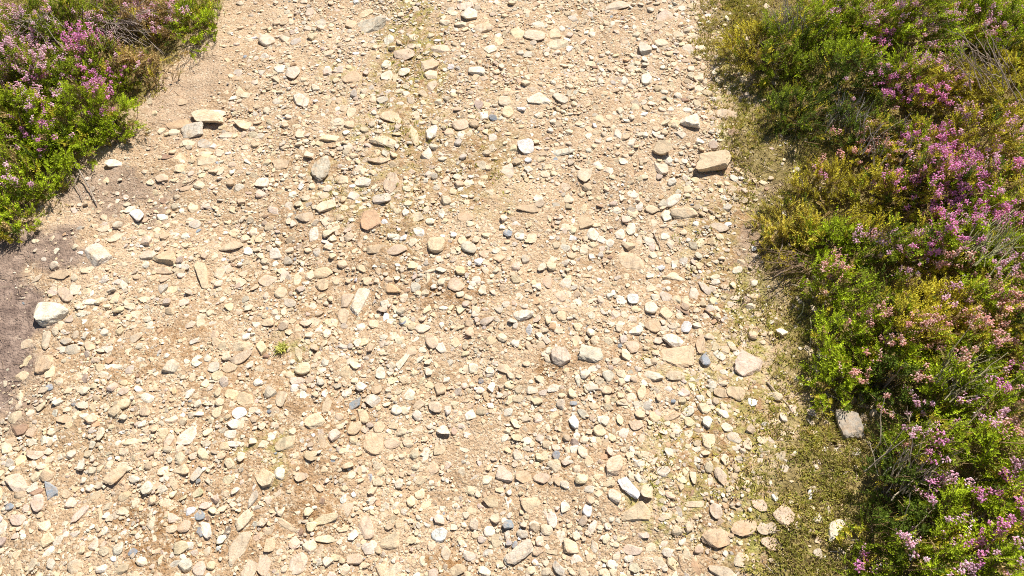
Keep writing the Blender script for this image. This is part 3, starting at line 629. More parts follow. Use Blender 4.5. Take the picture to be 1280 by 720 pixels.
def build_rock(s, sub, r):
    fl = s['fl']
    ang = 1.0 if 'a' in fl else (.35 if 's' in fl else r.uniform(.55, .9))
    v, f = rock_shape(sub, r, ang, 'n' in fl, 'B' in fl)
    m = min(s['L'], s['W'])
    if 'f' in fl: T, lift = m * .24, -.10
    elif 'H' in fl: T, lift = m * .58, .28
    elif 'h' in fl: T, lift = m * .46, .20
    else: T, lift = m * .40, .04
    T = max(T, .006)
    v = v * np.array([s['L'] / 2 * 1.06, s['W'] / 2 * 1.04, T / 2])
    tx, ty = r.normal(size=2) * (.03 if 'f' in fl else .10)
    v[:, 2] += v[:, 0] * tx + v[:, 1] * ty
    c, sn = math.cos(s['rot']), math.sin(s['rot'])
    v = np.stack([v[:, 0] * c - v[:, 1] * sn, v[:, 0] * sn + v[:, 1] * c, v[:, 2]], 1)
    z = float(height(np.array(s['x']), np.array(s['y']))) + T * lift
    if 'f' in fl: z += .003
    col = np.array(TONE[s['tone']]) * r.uniform(.93, 1.07) * (1 + r.normal(size=3) * .015)
    if 'f' in fl: col = col * .5 + np.array((.58, .42, .275)) * .5
    return v, f, z, np.clip(col, 0, .85), T
def place_word(dx, dy):
    k = int(round(math.degrees(math.atan2(-dy, dx)) / 45.0)) % 8
    return ['right of', 'up right of', 'above', 'up left of', 'left of', 'down left of', 'below', 'down right of'][k]
ORD = ['', 'second', 'third', 'fourth', 'fifth', 'sixth', 'seventh', 'eighth']
def shape_word(s):
    q = s['L'] / s['W']
    if 'f' in s['fl']: return 'flush'
    return 'elongated' if q > 1.75 or q < .57 else ('oblong' if q > 1.25 or q < .8 else 'chunky')
buckets = {}
for s in things:
    if s['label']: continue
    m = min(marks, key=lambda q: math.hypot(q['px'] - s['px'], q['py'] - s['py']))
    key = (m['nick'], place_word(s['px'] - m['px'], s['py'] - m['py']), WORD[s['tone']], shape_word(s))
    buckets.setdefault(key, []).append((math.hypot(m['px'] - s['px'], m['py'] - s['py']), id(s), s))
for (nick, pl, cw, sw), l in buckets.items():
    for i, (_, _, s) in enumerate(sorted(l, key=lambda t: t[:2])):
        s['label'] = f"{(ORD[i] + ' ') if i else ('nearest ' if len(l) > 1 else '')}{sw} {cw} stone {pl} the {nick}"
r_rock = np.random.default_rng(77)
seen = {}
for i, s in enumerate(things):
    seen.setdefault(s['label'], 0); seen[s['label']] += 1
    sub = 3 if s['area'] > 350 else 2
    v, f, z, col, T = build_rock(s, sub, r_rock)
    if s['nick'] == 'stacked cream slab': z += .006
    cols = np.repeat(col[None], len(v), 0)
    if s['nick'] == 'lichened pale stone':
        k = v[:, 0] > .2 * v[:, 0].max(); cols[k] = (.62, .60, .36)
    streak = 'k' in s['fl'] or (s['area'] > 200 and i % 4 == 1)
    mk('stone', v, f, M_SCHIST if streak else M_STONE, cols=cols, loc=(s['x'], s['y'], z), label=s['label'], cat='stone', group='loose stones on the dirt path')
print('label repeats', [k for k, n in seen.items() if n > 1])

# ---- the gravel nobody could count
def batch(tmpl, X, Y, Zc, SX, SY, SZ, ROT, TILT, COLR):
    """copies of template rocks; all arrays (n,)"""
    Vs, Fs, Cs = [], [], []; off = 0
    pick = rng.integers(0, len(tmpl), len(X))
    for k, (tv, tf) in enumerate(tmpl):
        s = np.where(pick == k)[0]
        if not len(s): continue
        p = tv[None] * np.stack([SX[s], SY[s], SZ[s]], 1)[:, None, :]
        p[:, :, 2] += p[:, :, 0] * TILT[s, 0][:, None] + p[:, :, 1] * TILT[s, 1][:, None]
        c, sn = np.cos(ROT[s])[:, None], np.sin(ROT[s])[:, None]
        x = p[:, :, 0] * c - p[:, :, 1] * sn + X[s][:, None]; y = p[:, :, 0] * sn + p[:, :, 1] * c + Y[s][:, None]; z = p[:, :, 2] + Zc[s][:, None]
        Vs.append(np.stack([x, y, z], 2).reshape(-1, 3))
        Fs.append((tf[None] + (np.arange(len(s)) * len(tv))[:, None, None]).reshape(-1, 3) + off)
        Cs.append(np.repeat(COLR[s], len(tv), 0)); off += len(s) * len(tv)
    return np.concatenate(Vs), np.concatenate(Fs), np.concatenate(Cs)
T_S = [rock_shape(1, rng, rng.uniform(.5, 1)) for _ in range(26)]
T_XS = [rock_shape(0, rng, rng.uniform(.4, .9)) for _ in range(16)]
big = np.array([(s['x'], s['y'], max(s['L'], s['W']) * .5, min(s['L'], s['W']) * .5) for s in things])
KEYS = np.array([TONE[k] for k in 'cwytopgbqrk'])
PW = np.array([.31, .16, .21, .14, .012, .09, .03, .004, .012, .006, .03]); PW = PW / PW.sum()
def scatter(n, lo, hi, power, pen):
    """n tries; sizes lo..hi (metres across)"""
    X = rng.uniform(-2.3, 1.5, n); Y = rng.uniform(.05, 3.3, n)
    sd_ = side(X, Y); px, py = proj(X, Y, 0)
    dens = np.clip(1 - blob(px, py, SPARSE) * pen, .04, 1)
    dens = dens * np.clip(2.2 * vnoise(X, Y, .13, 12) * (.45 + 1.3 * vnoise(X, Y, .33, 13)) - .02, .2, 1.4)
    dens = dens * (1 - smooth(-.12, .02, sd_) * .9)
    # the soil strip inside the left edge stays almost bare
    dl = X - left_edge(Y)
    dens = dens * (0.12 + .88 * smooth(.10, .34, dl))
    keep = (rng.random(n) < dens) & (sd_ < .18)
    X, Y = X[keep], Y[keep]; n = len(X)
    u = rng.random(n); k = power
    S = (lo ** (1 - k) + u * (hi ** (1 - k) - lo ** (1 - k))) ** (1 / (1 - k))
    ok = np.ones(n, bool)
    for bx, by, br, bm in big:
        d2 = (X - bx) ** 2 + (Y - by) ** 2
        ok &= d2 > (br * .5 + bm * .5 + S * .3) ** 2
    return X[ok], Y[ok], S[ok]
def dress(X, Y, S, tmpl, lift):
    n = len(X)
    asp = rng.uniform(.55, 1.0, n); th = rng.uniform(.35, .75, n)
    C = KEYS[rng.choice(len(KEYS), n, p=PW)] * rng.uniform(.80, 1.16, (n, 1)) * (1 + rng.normal(size=(n, 3)) * .02)
    H = S * asp * th
    Z = height(X, Y) + H * (lift + rng.uniform(-.28, .12, n))
    return batch(tmpl, X, Y, Z, S / 2, S / 2 * asp, H / 2, rng.uniform(0, 6.28, n), rng.normal(size=(n, 2)) * .18, np.clip(C, 0, .85))
parts = []
a = scatter(52000, .0120, .034, 2.3, .74)
# thin out crowding among the middle sizes with a coarse cell test
def thin(X, Y, S, cell):
    order = np.argsort(-S); used = {}; keep = []
    for i in order:
        cx, cy = int(X[i] // cell), int(Y[i] // cell); okk = True
        for ax in (-1, 0, 1):
            for ay in (-1, 0, 1):
                for j in used.get((cx + ax, cy + ay), ()):
                    if (X[i] - X[j]) ** 2 + (Y[i] - Y[j]) ** 2 < ((S[i] + S[j]) * .40) ** 2: okk = False; break
                if not okk: break
            if not okk: break
        if okk: used.setdefault((cx, cy), []).append(i); keep.append(i)
    return X[keep], Y[keep], S[keep]
a = thin(*a, .033)
parts.append(dress(*a, T_S, .12))
b_ = thin(*scatter(110000, .0065, .013, 1.7, .68), .014)
parts.append(dress(*b_, T_S, .15))
c_ = scatter(150000, .0032, .0065, 1.6, .6)
parts.append(dress(*c_, T_XS, .2))
for s in extra:
    v, f, z, col, T = build_rock(s, 2, r_rock)
    parts.append((v + np.array([s['x'], s['y'], z]), f, np.repeat(col[None], len(v), 0)))
print('gravel', len(a[0]), len(b_[0]), len(c_[0]), len(extra))
off = 0; Vs, Fs, Cs = [], [], []
for v, f, c in parts:
    Vs.append(v); Fs.append(f + off); Cs.append(c); off += len(v)
mk('gravel', np.concatenate(Vs), np.concatenate(Fs), M_STONE, cols=np.concatenate(Cs), label='loose cream and tan gravel covering the dirt path', kind='stuff')
# ------------------------------------------------------------------ heather
def frames(D, spin):
    D = D / np.linalg.norm(D, axis=1)[:, None]
    ref = np.tile(np.array([[0.31, .95, .02]]), (len(D), 1))
    X = np.cross(ref, D); X /= np.linalg.norm(X, axis=1)[:, None]
    Y = np.cross(D, X)
    c, s = np.cos(spin)[:, None], np.sin(spin)[:, None]
    return np.stack([X * c + Y * s, -X * s + Y * c, D], 2)      # columns
def sprig_template(r, K, leaf, wid, bend, kind):
    """a shoot one unit long along z: pairs of small leaves, each a folded diamond"""
    V, F, S = [], [], []
    side_shoots = [(0, 0, 0.0, 1.0, 0, 0)]
    for k in range(3):
        a = r.uniform(0, 6.28); side_shoots.append((math.cos(a), math.sin(a), r.uniform(.3, .6), r.uniform(.3, .45), 0, 0))
    for (sx, sy, z0, ln, _, _) in side_shoots:
        kk = int(K * (.55 if ln == 1 else .15))
        for i in range(kk):
            t = (i + .5) / kk
            if ln == 1:
                t = .22 + .78 * t; c = np.array([bend[0] * t * t, bend[1] * t * t, t]); ax = np.array([bend[0] * t, bend[1] * t, 1.])
            else:
                ax = np.array([sx * .6, sy * .6, 1.]); ax /= np.linalg.norm(ax); c = np.array([bend[0] * z0 ** 2, bend[1] * z0 ** 2, z0]) + ax * t * ln
            a = i * 2.399 + r.uniform(-.3, .3)
            o = np.array([math.cos(a), math.sin(a), 0])
            up = .45 + .9 * t ** 2 + r.uniform(-.15, .15)
            d = o + ax * up; d /= np.linalg.norm(d)
            L = leaf * r.uniform(.75, 1.2) * (1 - .35 * t ** 3)
            w = np.cross(d, ax); w /= np.linalg.norm(w) + 1e-9
            n = np.cross(w, d)
            b = c + o * .008
            m = b + d * L * .5 + n * L * .08
            j = len(V)
            V += [b, m + w * wid / 2, b + d * L, m - w * wid / 2]
            F.append((j, j + 1, j + 2, j + 3))
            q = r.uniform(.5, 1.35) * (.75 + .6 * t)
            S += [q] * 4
    return np.array(V), np.array(F), np.array(S)
r_t = np.random.default_rng(3)
SP = {'green': [sprig_template(r_t, 54, .125, .058, r_t.normal(size=2) * .18, 0) for _ in range(7)],
      'ling': [sprig_template(r_t, 76, .07, .054, r_t.normal(size=2) * .25, 1) for _ in range(7)]}
OCT = np.array([(1, 0, 0), (0, 1, 0), (-1, 0, 0), (0, -1, 0), (0, 0, 1), (0, 0, -1)], float)
OCTF = np.array([(0, 1, 4), (1, 2, 4), (2, 3, 4), (3, 0, 4), (1, 0, 5), (2, 1, 5), (3, 2, 5), (0, 3, 5)])
def head_template(r, n, z0, z1, rad, size):
    V, F, S = [], [], []
    for i in range(n):
        t = i / max(1, n - 1); a = i * 2.4 + r.uniform(-.4, .4)
        o = np.array([math.cos(a), math.sin(a), 0]); c = o * rad * r.uniform(.6, 1.1) * (1 - .4 * t) + np.array([0, 0, z0 + (z1 - z0) * t + r.uniform(-.02, .02)])
        d = o + np.array([0, 0, r.uniform(-.5, .5)]); d /= np.linalg.norm(d)
        R = frames(d[None], np.array([r.uniform(0, 6)]))[0]
        s = size * r.uniform(.75, 1.2)
        p = (OCT * np.array([.62, .62, 1.0]) * s) @ R.T + c
        F.append(OCTF + len(V) * 1); j = sum(len(x) for x in V) if V else 0
        F[-1] = OCTF + j; V.append(p)
        q = r.uniform(.75, 1.2); S.append(np.array([q, q, q, q, q * 1.15, q * .9]))
    return np.concatenate(V), np.concatenate(F), np.concatenate(S)
HEADS = [head_template(r_t, int(r_t.integers(9, 14)), .76, 1.06, .095, .058) for _ in range(6)]
SPIKES = [head_template(r_t, int(r_t.integers(11, 16)), .5, 1.02, .07, .045) for _ in range(6)]
def place(tm, P, R, SCL, CO, r):
    Vs, Fs, Cs = [], [], []; off = 0
    pick = r.integers(0, len(tm), len(P))
    for k, (tv, tf, ts) in enumerate(tm):
        s = np.where(pick == k)[0]
        if not len(s): continue
        p = np.einsum('nij,mj->nmi', R[s], tv) * SCL[s][:, None, None] + P[s][:, None, :]
        Vs.append(p.reshape(-1, 3)); Fs.append((tf[None] + (np.arange(len(s)) * len(tv))[:, None, None]).reshape(-1, tf.shape[1]) + off)
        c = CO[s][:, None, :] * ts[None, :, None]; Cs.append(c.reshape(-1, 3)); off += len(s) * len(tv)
    return np.concatenate(Vs), np.concatenate(Fs), np.clip(np.concatenate(Cs), 0, .9)
def tubes(P, rad, col, k=4):
    """P (n, m, 3) poly-lines with radii rad (n, m) -> tapered tubes"""
    P = np.asarray(P, float); n, m, _ = P.shape
    T = np.gradient(P, axis=1); T /= np.linalg.norm(T, axis=2)[:, :, None] + 1e-9
    ref = np.array([.3, .2, .93]); A = np.cross(T, ref); A /= np.linalg.norm(A, axis=2)[:, :, None] + 1e-9
    B = np.cross(T, A); an = np.arange(k) * 2 * math.pi / k
    V = P[:, :, None] + rad[:, :, None, None] * (A[:, :, None] * np.cos(an)[:, None] + B[:, :, None] * np.sin(an)[:, None])
    V = V.reshape(-1, 3)
    i, j, q = np.meshgrid(np.arange(n), np.arange(m - 1), np.arange(k), indexing='ij')
    b = i * m * k + j * k; F = np.stack([b + q, b + (q + 1) % k, b + k + (q + 1) % k, b + k + q], 3).reshape(-1, 4)
    ends = (np.arange(n)[:, None] * m * k + (m - 1) * k + np.arange(k)); st = (np.arange(n)[:, None] * m * k + np.arange(k)[::-1])
    C = np.repeat(col, m * k, 0)
    return V, F, np.concatenate([ends, st]), C

FLOWERS = [ # x, y, rx, ry, strength, tone   (m magenta, s salmon, p pale pink)
(12,10,16,13,.9,'p'),(57,10,10,9,.6,'p'),(25,70,34,30,1,'p'),(40,95,16,11,.9,'m'),(100,48,24,18,1,'m'),(115,22,15,9,.8,'p'),(105,92,22,9,.7,'m'),(145,88,17,9,.9,'m'),(128,110,20,13,.8,'m'),(125,135,20,9,.6,'m'),
(40,130,14,9,.6,'p'),(52,145,8,16,.7,'m'),(183,16,10,8,.8,'p'),(215,18,10,9,.8,'p'),(197,35,7,6,.7,'p'),(60,182,14,9,.6,'m'),(25,168,8,7,.6,'m'),(10,228,10,7,.8,'p'),(160,30,40,30,.12,'p'),(5,200,8,8,.4,'p'),
(1052,12,11,9,.8,'p'),(1090,17,17,13,.7,'p'),(1135,8,14,11,.9,'p'),(1105,45,12,12,1,'m'),(1150,25,13,10,.9,'p'),(1178,20,26,9,.6,'p'),(1240,28,17,12,.9,'p'),(1165,38,14,11,.8,'p'),(1118,105,20,14,1,'m'),(1145,115,17,14,1,'m'),
(1168,125,22,17,.9,'m'),(1195,140,17,10,.7,'p'),(1165,75,28,16,.4,'p'),(1090,85,17,10,.5,'p'),(1045,180,20,13,.7,'s'),(1090,182,17,13,.8,'s'),(1140,168,17,10,.8,'m'),(1178,163,14,10,.8,'m'),(1195,195,32,16,1,'m'),
(1180,212,32,14,1,'m'),(1200,232,38,17,1,'m'),(1150,222,17,12,.9,'m'),(1115,228,17,10,.8,'m'),(1240,185,22,14,.7,'p'),(1265,160,13,12,.8,'p'),(1260,210,22,14,.6,'m'),(1030,225,10,7,.6,'m'),
(1145,255,14,12,.9,'m'),(1170,262,14,14,1,'m'),(1200,247,24,14,1,'m'),(1235,262,20,14,1,'m'),(1265,267,17,13,1,'m'),(1087,295,17,8,1,'p'),(1117,305,9,10,.9,'p'),(1155,315,17,14,1,'m'),(1172,302,12,12,1,'m'),
(1185,283,14,10,.9,'m'),(1205,298,20,10,.8,'m'),(1190,327,24,11,1,'s'),(1262,322,22,12,1,'p'),(1143,335,10,9,.8,'p'),(1050,313,9,9,.9,'s'),(1042,338,16,10,1,'s'),(1195,368,20,12,1,'p'),(1270,377,24,16,1,'s'),
(1235,400,27,11,1,'s'),(1245,430,17,14,1,'s'),(1100,397,17,12,.9,'s'),(1115,418,20,11,1,'s'),(1157,410,22,16,1,'s'),(1085,385,8,6,.8,'p'),(1275,455,12,14,1,'m'),(1080,470,17,8,.6,'s'),(1210,442,14,8,.7,'s'),(1155,470,12,8,.6,'s'),
(1140,488,9,8,.8,'p'),(1148,508,14,10,1,'p'),(1108,510,9,14,.9,'s'),(1085,530,14,14,.9,'s'),(1098,555,12,10,1,'s'),(1145,540,10,10,.8,'p'),(1140,567,12,10,.9,'s'),(1170,560,10,20,1,'m'),(1188,592,14,10,.8,'p'),
(1170,612,12,10,1,'m'),(1207,498,10,8,.8,'p'),(1245,515,14,10,1,'p'),(1252,490,10,8,.9,'m'),(1270,537,14,22,1,'s'),(1275,590,17,12,1,'p'),(1250,610,17,17,1,'m'),(1275,632,14,27,1,'m'),(1205,645,17,8,.7,'p'),
(1248,660,11,12,1,'m'),(1230,674,17,12,1,'m'),(1218,692,12,17,1,'m'),(1205,707,14,12,1,'p'),(1143,675,12,8,1,'p'),(1080,703,10,8,1,'m'),(1220,618,10,8,.7,'m'),(1250,716,17,10,.9,'p')]
FTONE = {'m': (.93, .38, .80), 's': (.96, .56, .53), 'p': (.96, .60, .84)}
TONES = [ # foliage tones: x, y, rx, ry, name
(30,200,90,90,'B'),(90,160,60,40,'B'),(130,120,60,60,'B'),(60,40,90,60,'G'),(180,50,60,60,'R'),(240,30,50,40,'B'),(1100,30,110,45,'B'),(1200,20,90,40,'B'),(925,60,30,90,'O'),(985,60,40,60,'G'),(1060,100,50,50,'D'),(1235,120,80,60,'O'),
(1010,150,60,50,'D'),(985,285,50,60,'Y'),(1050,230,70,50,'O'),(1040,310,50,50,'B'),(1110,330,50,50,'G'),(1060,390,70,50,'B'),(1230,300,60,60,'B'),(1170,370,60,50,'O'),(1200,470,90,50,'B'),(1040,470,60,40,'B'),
(1120,490,60,50,'D'),(1070,560,40,60,'D'),(1150,545,40,40,'G'),(1240,560,70,60,'B'),(1130,620,50,60,'D'),(1220,680,80,60,'B'),(1100,700,60,40,'G')]  # D and G at lower right also paint shaded gaps into the leaf colour
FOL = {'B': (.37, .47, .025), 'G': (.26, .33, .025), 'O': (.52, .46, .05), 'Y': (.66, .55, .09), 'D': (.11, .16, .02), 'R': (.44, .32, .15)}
def fol_tone(px, py, r):
    n = len(px); best = np.full(n, 1.3); idx = np.full(n, -1)
    for i, e in enumerate(TONES):
        d = ((px - e[0]) / e[2]) ** 2 + ((py - e[1]) / e[3]) ** 2 + r.uniform(-.25, .25, n)
        k = d < best; best[k] = d[k]; idx[k] = i
    keys = [e[4] for e in TONES]
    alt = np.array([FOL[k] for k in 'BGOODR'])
    base = np.array([FOL[keys[i]] if i >= 0 else (0, 0, 0) for i in idx])
    mix = (idx < 0) | (r.random(n) < .22)
    base[mix] = alt[r.integers(0, len(alt), n)][mix]
    return base

def make_heather(px, py, Rpx, H, label, style='mix', dens=1.0, seed=0, group='heather plants along both verges', fl=1.0):
    r = np.random.default_rng(1000 + seed)
    x, y, _ = at_ground(px, py, H * .55); x, y = float(x), float(y)
    x2, _, _ = at_ground(px + Rpx, py, H * .55); R = abs(float(x2) - x)
    z = float(height(np.array(x), np.array(y)))
    n = int(7000 * math.pi * R * R * dens)
    th = r.uniform(0, 6.28, n); q = np.sqrt(r.random(n)); ph = r.uniform(0, 6.28, 3)
    R = R * 1.22; H = H * .95
    Rt = R * (1 + .20 * np.sin(2 * th + ph[0]) + .12 * np.sin(3 * th + ph[1]) + .08 * np.sin(5 * th + ph[2]))
    rho = q * Rt * 1.12
    hx, hy = np.cos(th) * rho, np.sin(th) * rho
    lump = vnoise(x + hx, y + hy, .05, 21 + seed % 7)
    hh = H * (1 - .50 * q ** 3.0) * (.40 + 1.0 * lump) * np.where(r.random(n) < .3, r.uniform(.45, .8, n), 1)
    tip = np.stack([hx, hy, hh], 1)
    gz = height(x + hx, y + hy) - z
    tip[:, 2] += gz
    lean = np.array([r.normal() * .15, r.normal() * .15, 0])
    D = np.stack([hx / R * .75, hy / R * .75, np.full(n, .9)], 1) + r.normal(size=(n, 3)) * np.array([.30, .30, .12]) + lean
    D /= np.linalg.norm(D, axis=1)[:, None]
    scl = r.uniform(.042, .078, n)
    low = tip[:, 2] - gz < scl * .7; scl[low] = np.maximum((tip[:, 2] - gz)[low] * 1.2, .018)
    base = tip - D * scl[:, None]
    base[:, 2] = np.maximum(base[:, 2], gz - .002)
    Rm = frames(D, r.uniform(0, 6.28, n))
    tx, ty = proj(x + tip[:, 0], y + tip[:, 1], z + tip[:, 2])
    co = fol_tone(tx, ty, r) * r.uniform(.72, 1.28, (n, 1))
    root = empty('heather_plant', (x, y, z), label, 'heather', group)
    isl = r.random(n) < (.75 if style == 'ling' else .3 if style == 'mix' else .1)
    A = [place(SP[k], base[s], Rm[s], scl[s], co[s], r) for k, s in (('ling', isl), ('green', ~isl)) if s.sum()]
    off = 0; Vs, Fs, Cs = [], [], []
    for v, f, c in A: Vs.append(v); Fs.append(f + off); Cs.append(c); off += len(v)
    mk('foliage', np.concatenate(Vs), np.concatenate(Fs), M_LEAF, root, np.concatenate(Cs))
    # stems: one thin stalk in each shoot, plus woody stems from the root
    mid = base + D * scl[:, None] * .5
    P1 = np.stack([base, mid, tip], 1); r1 = np.tile(np.array([[.0009, .0008, .0004]]), (n, 1))
    c1 = np.array([(.26, .17, .09)]) * r.uniform(.6, 1.5, (n, 1))
    v1, f1, e1, cc1 = tubes(P1, r1, c1, 3)
    m = max(14, int(n * .08)); pk = r.choice(n, m, replace=False)
    B0 = np.stack([r.normal(size=m) * R * .12, r.normal(size=m) * R * .12, np.full(m, -.004)], 1)
    T1 = base[pk] + D[pk] * .01; tt = np.linspace(0, 1, 6)[None, :, None]
    ctrl = B0 * .35 + T1 * .65; ctrl[:, 2] = B0[:, 2] * .7 + T1[:, 2] * .3; ctrl += r.normal(size=(m, 3)) * .012
    P2 = (1 - tt) ** 2 * B0[:, None] + 2 * tt * (1 - tt) * ctrl[:, None] + tt ** 2 * T1[:, None]
    P2 = P2 + r.normal(size=P2.shape) * .0012
    r2 = np.linspace(.0030, .0010, 6)[None] * r.uniform(.6, 1.1, (m, 1))
    c2 = np.array([(.30, .24, .19)]) * r.uniform(.5, 1.3, (m, 1))
    v2, f2, e2, cc2 = tubes(P2, r2, c2, 4)
    mk('stems', np.concatenate([v1, v2]), [f1, f2 + len(v1), e1, e2 + len(v1)], M_WOOD, root, np.concatenate([cc1, cc2]))
    # flowers
    pr = np.zeros(n); ton = np.zeros((n, 3)); bun = np.full(n, -1)
    for ei, e in enumerate(FLOWERS):
        v = e[4] * np.clip(1.5 - (((tx - e[0]) / (e[2] * 1.1)) ** 2 + ((ty - e[1]) / (e[3] * 1.15)) ** 2) * .9, 0, 1)
        k = v > pr; pr[k] = v[k]; ton[k] = FTONE[e[5]]; bun[k] = ei
    for ei, e in enumerate(FLOWERS):                 # looser blooms around each bunch
        v = .20 * e[4] * np.clip(1.3 - (((tx - e[0]) / (e[2] * 2.3 + 8)) ** 2 + ((ty - e[1]) / (e[3] * 2.3 + 8)) ** 2), 0, 1)
        k = v > pr; pr[k] = v[k]; ton[k] = FTONE['p' if e[5] != 's' else 's']; bun[k] = ei
    out = (tx < -15) | (tx > 1295) | (ty < -15) | (ty > 735)
    wild = (vnoise(x + hx, y + hy, .06, 31) > .68) & out
    pr[wild] = .8; ton[wild] = FTONE['m' if seed % 2 else 'p']
    bun[wild] = 1000 + (np.arctan2(hy, hx)[wild] * 1.2).astype(int)
    on = (r.random(n) < pr * fl * .95) & (~low) & (bun != -1)
    for bi in np.unique(bun[on]):
        o_ = on & (bun == bi); c_ = int(o_.sum())
        if c_ < 3: continue
        j = r.random((c_, 1)); tc = ton[o_] * r.uniform(.8, 1.15, (c_, 1))
        tc = tc * (1 - .3 * j) + np.array([(.85, .60, .66)]) * .3 * j
        sp = (r.random(c_) < .3)
        Ro, so = Rm[o_], np.maximum(scl[o_], .062)
        bo = tip[o_] - D[o_] * (so * .84)[:, None]
        A = [place(t, bo[s], Ro[s], so[s], tc[s], r) for t, s in ((SPIKES, sp), (HEADS, ~sp)) if s.sum()]
        off = 0; Vs, Fs, Cs = [], [], []
        for v, f, c in A: Vs.append(v); Fs.append(f + off); Cs.append(c); off += len(v)
        mk('flower_bunch', np.concatenate(Vs), np.concatenate(Fs), M_FLOWER, root, np.concatenate(Cs))
    return root
# x, y of the clump in the photo, its half width there, height in metres, style, density, label
PLANTS = [
(30,35,58,.17,'mix',1,'pale pink flowering heather filling the top left corner'),
(98,22,52,.15,'ling',.9,'brownish heather with few pink tips, right of the corner heather on the left verge'),
(160,12,44,.13,'ling',.8,'dry brown heather behind the bare grey stalks of the left verge'),
(228,16,44,.11,'mix',.8,'low green heather ending the left verge where it meets the gravel at the top'),
(35,92,50,.17,'mix',1,'heather with the palest and densest pink bunch on the left verge'),
(108,78,46,.15,'mix',1,'green heather with bright magenta bunch, middle of the left verge'),
(172,82,34,.10,'ling',.7,'sparse dry heather under the grey stalks at the left verge rim'),
(28,150,48,.15,'green',1,'deep green heather below the pale pink bunch at the left border'),
(98,138,42,.14,'green',1,'green heather dotted with magenta tips above the bright green sprays'),
(138,155,26,.08,'green',1.1,'small bright green heather clump touching the bare soil of the left verge'),
(28,212,42,.12,'green',1,'bright green heather low on the left border above the bare bank'),
(78,185,30,.10,'green',1,'green heather with two magenta tips beside the forked dead twig'),
(5,268,30,.09,'green',1,'lowest green heather clump of the left verge at the border'),
(-45,70,60,.17,'mix',.6,'heather outside the left border beside the pale pink bunch'),
(-50,180,55,.15,'green',.6,'heather outside the left border beside the deep green clump'),
(975,45,52,.18,'green',1,'tall dark green heather nearest the path at the top of the right verge'),
(1052,18,46,.16,'green',1,'green heather with scattered pale pink tips at the top of the right verge'),
(1130,20,50,.16,'green',1,'bright green heather with three pink tips, top middle of the right verge'),
(1205,15,48,.15,'green',1,'bright green heather with sparse pink, next to the top right corner'),
(1268,30,46,.15,'mix',1,'dark green heather in the top right corner'),
(1060,88,48,.17,'green',1,'darkest green heather with a deep shaded gap, upper right verge'),
(1128,95,44,.15,'mix',1,'heather with a pink and magenta diagonal of bunches, upper right verge'),
(1190,98,46,.13,'ling',.8,'brownish olive heather right of the magenta diagonal'),
(1260,110,50,.13,'ling',.8,'olive heather with hardly any flowers at the upper right border'),
(1010,135,42,.13,'ling',.9,'dark heather with silvery dead tips behind the mossy verge'),
(1085,165,42,.13,'mix',.9,'heather with salmon tips between the silvery tips and the magenta mass'),
(1150,172,44,.15,'mix',1,'green heather with two magenta bunches just above the magenta mass'),
(1225,178,46,.15,'mix',1,'heather with pale pink tips at the upper edge of the magenta mass'),
(1030,222,38,.08,'ling',.7,'low sparse heather with one magenta tip over reddish soil'),
(1105,235,42,.13,'mix',1,'heather at the path side foot of the magenta mass'),
(1172,228,46,.17,'mix',1.05,'heather carrying the middle of the magenta mass, most flowers of all'),
(1242,240,46,.16,'mix',1,'magenta heather on the border side of the magenta mass'),
(985,282,40,.07,'ling',1,'golden green low cushion of heather leaning over the path edge'),
(1040,292,38,.12,'green',1,'bright green heather right of the golden cushion'),
(1098,298,40,.15,'green',1,'green heather with a short pale pink row, over the darkest gap'),
(1165,305,44,.16,'mix',1,'heather with purple bunches below the magenta mass'),
(1238,315,48,.15,'green',1,'green heather with pink bunch by the right border, half way down'),
(1045,348,36,.13,'green',1,'heather with a salmon tuft beside the darkest gap'),
(1120,372,36,.10,'green',.8,'short green heather within the darkest gap of the right verge'),
(1190,378,46,.16,'mix',1,'grassy olive heather with one round pink bunch'),
(1262,385,46,.16,'mix',1,'heather with broad salmon pink bunches by the right border'),
(1062,408,40,.14,'green',1.1,'bright yellow-green heather left of the salmon trio'),
(1135,412,44,.17,'mix',1.05,'heather carrying the salmon trio of bunches, middle of the right verge'),
(1215,440,46,.15,'mix',1,'heather with a small salmon bunch, between the trio and the border'),
(1040,468,34,.10,'green',.9,'low bright green heather over deep shade near the pinkish block'),
(1112,468,38,.13,'green',1,'dark green heather with faint salmon tips above the leaning grey slab'),
(1180,492,44,.15,'green',1,'green heather with a pale pink pair right of the leaning grey slab'),
(1255,495,46,.15,'green',1,'green heather with several pink tips by the right border, lower half'),
(1120,545,28,.11,'mix',.9,'heather with salmon tips touching the leaning grey slab'),
(1165,565,42,.15,'mix',1,'heather with an upright magenta row, lower right verge'),
(1240,570,46,.15,'green',1,'bright green heather above the lower magenta bunches'),
(1115,605,36,.11,'ling',.8,'thin brownish heather with pale bare twigs, lower right verge'),
(1178,635,42,.14,'mix',1,'heather with one magenta and one pale bunch, lower right verge'),
(1255,635,46,.16,'mix',1,'heather with magenta bunches at the lower right border'),
(1110,670,36,.12,'ling',.8,'olive heather with sparse pink, right of the white stone on moss'),
(1170,700,44,.14,'green',1,'dark green heather at the bottom with one bright pink tip'),
(1235,705,46,.16,'mix',1,'heather with magenta and pale pink bunches in the bottom right corner'),
(1090,728,34,.09,'ling',.9,'low olive heather with one magenta tip at the bottom edge'),
(1335,60,56,.15,'mix',.6,'heather outside the right border at the top'),
(1335,190,56,.15,'mix',.6,'heather outside the right border beside the magenta mass'),
(1335,320,56,.15,'mix',.6,'heather outside the right border half way down'),
(1335,450,56,.15,'mix',.6,'heather outside the right border beside the salmon bunches'),
(1335,590,56,.15,'mix',.6,'heather outside the right border, lower half'),
(1190,775,52,.13,'mix',.6,'heather below the bottom edge beside the corner heather')]
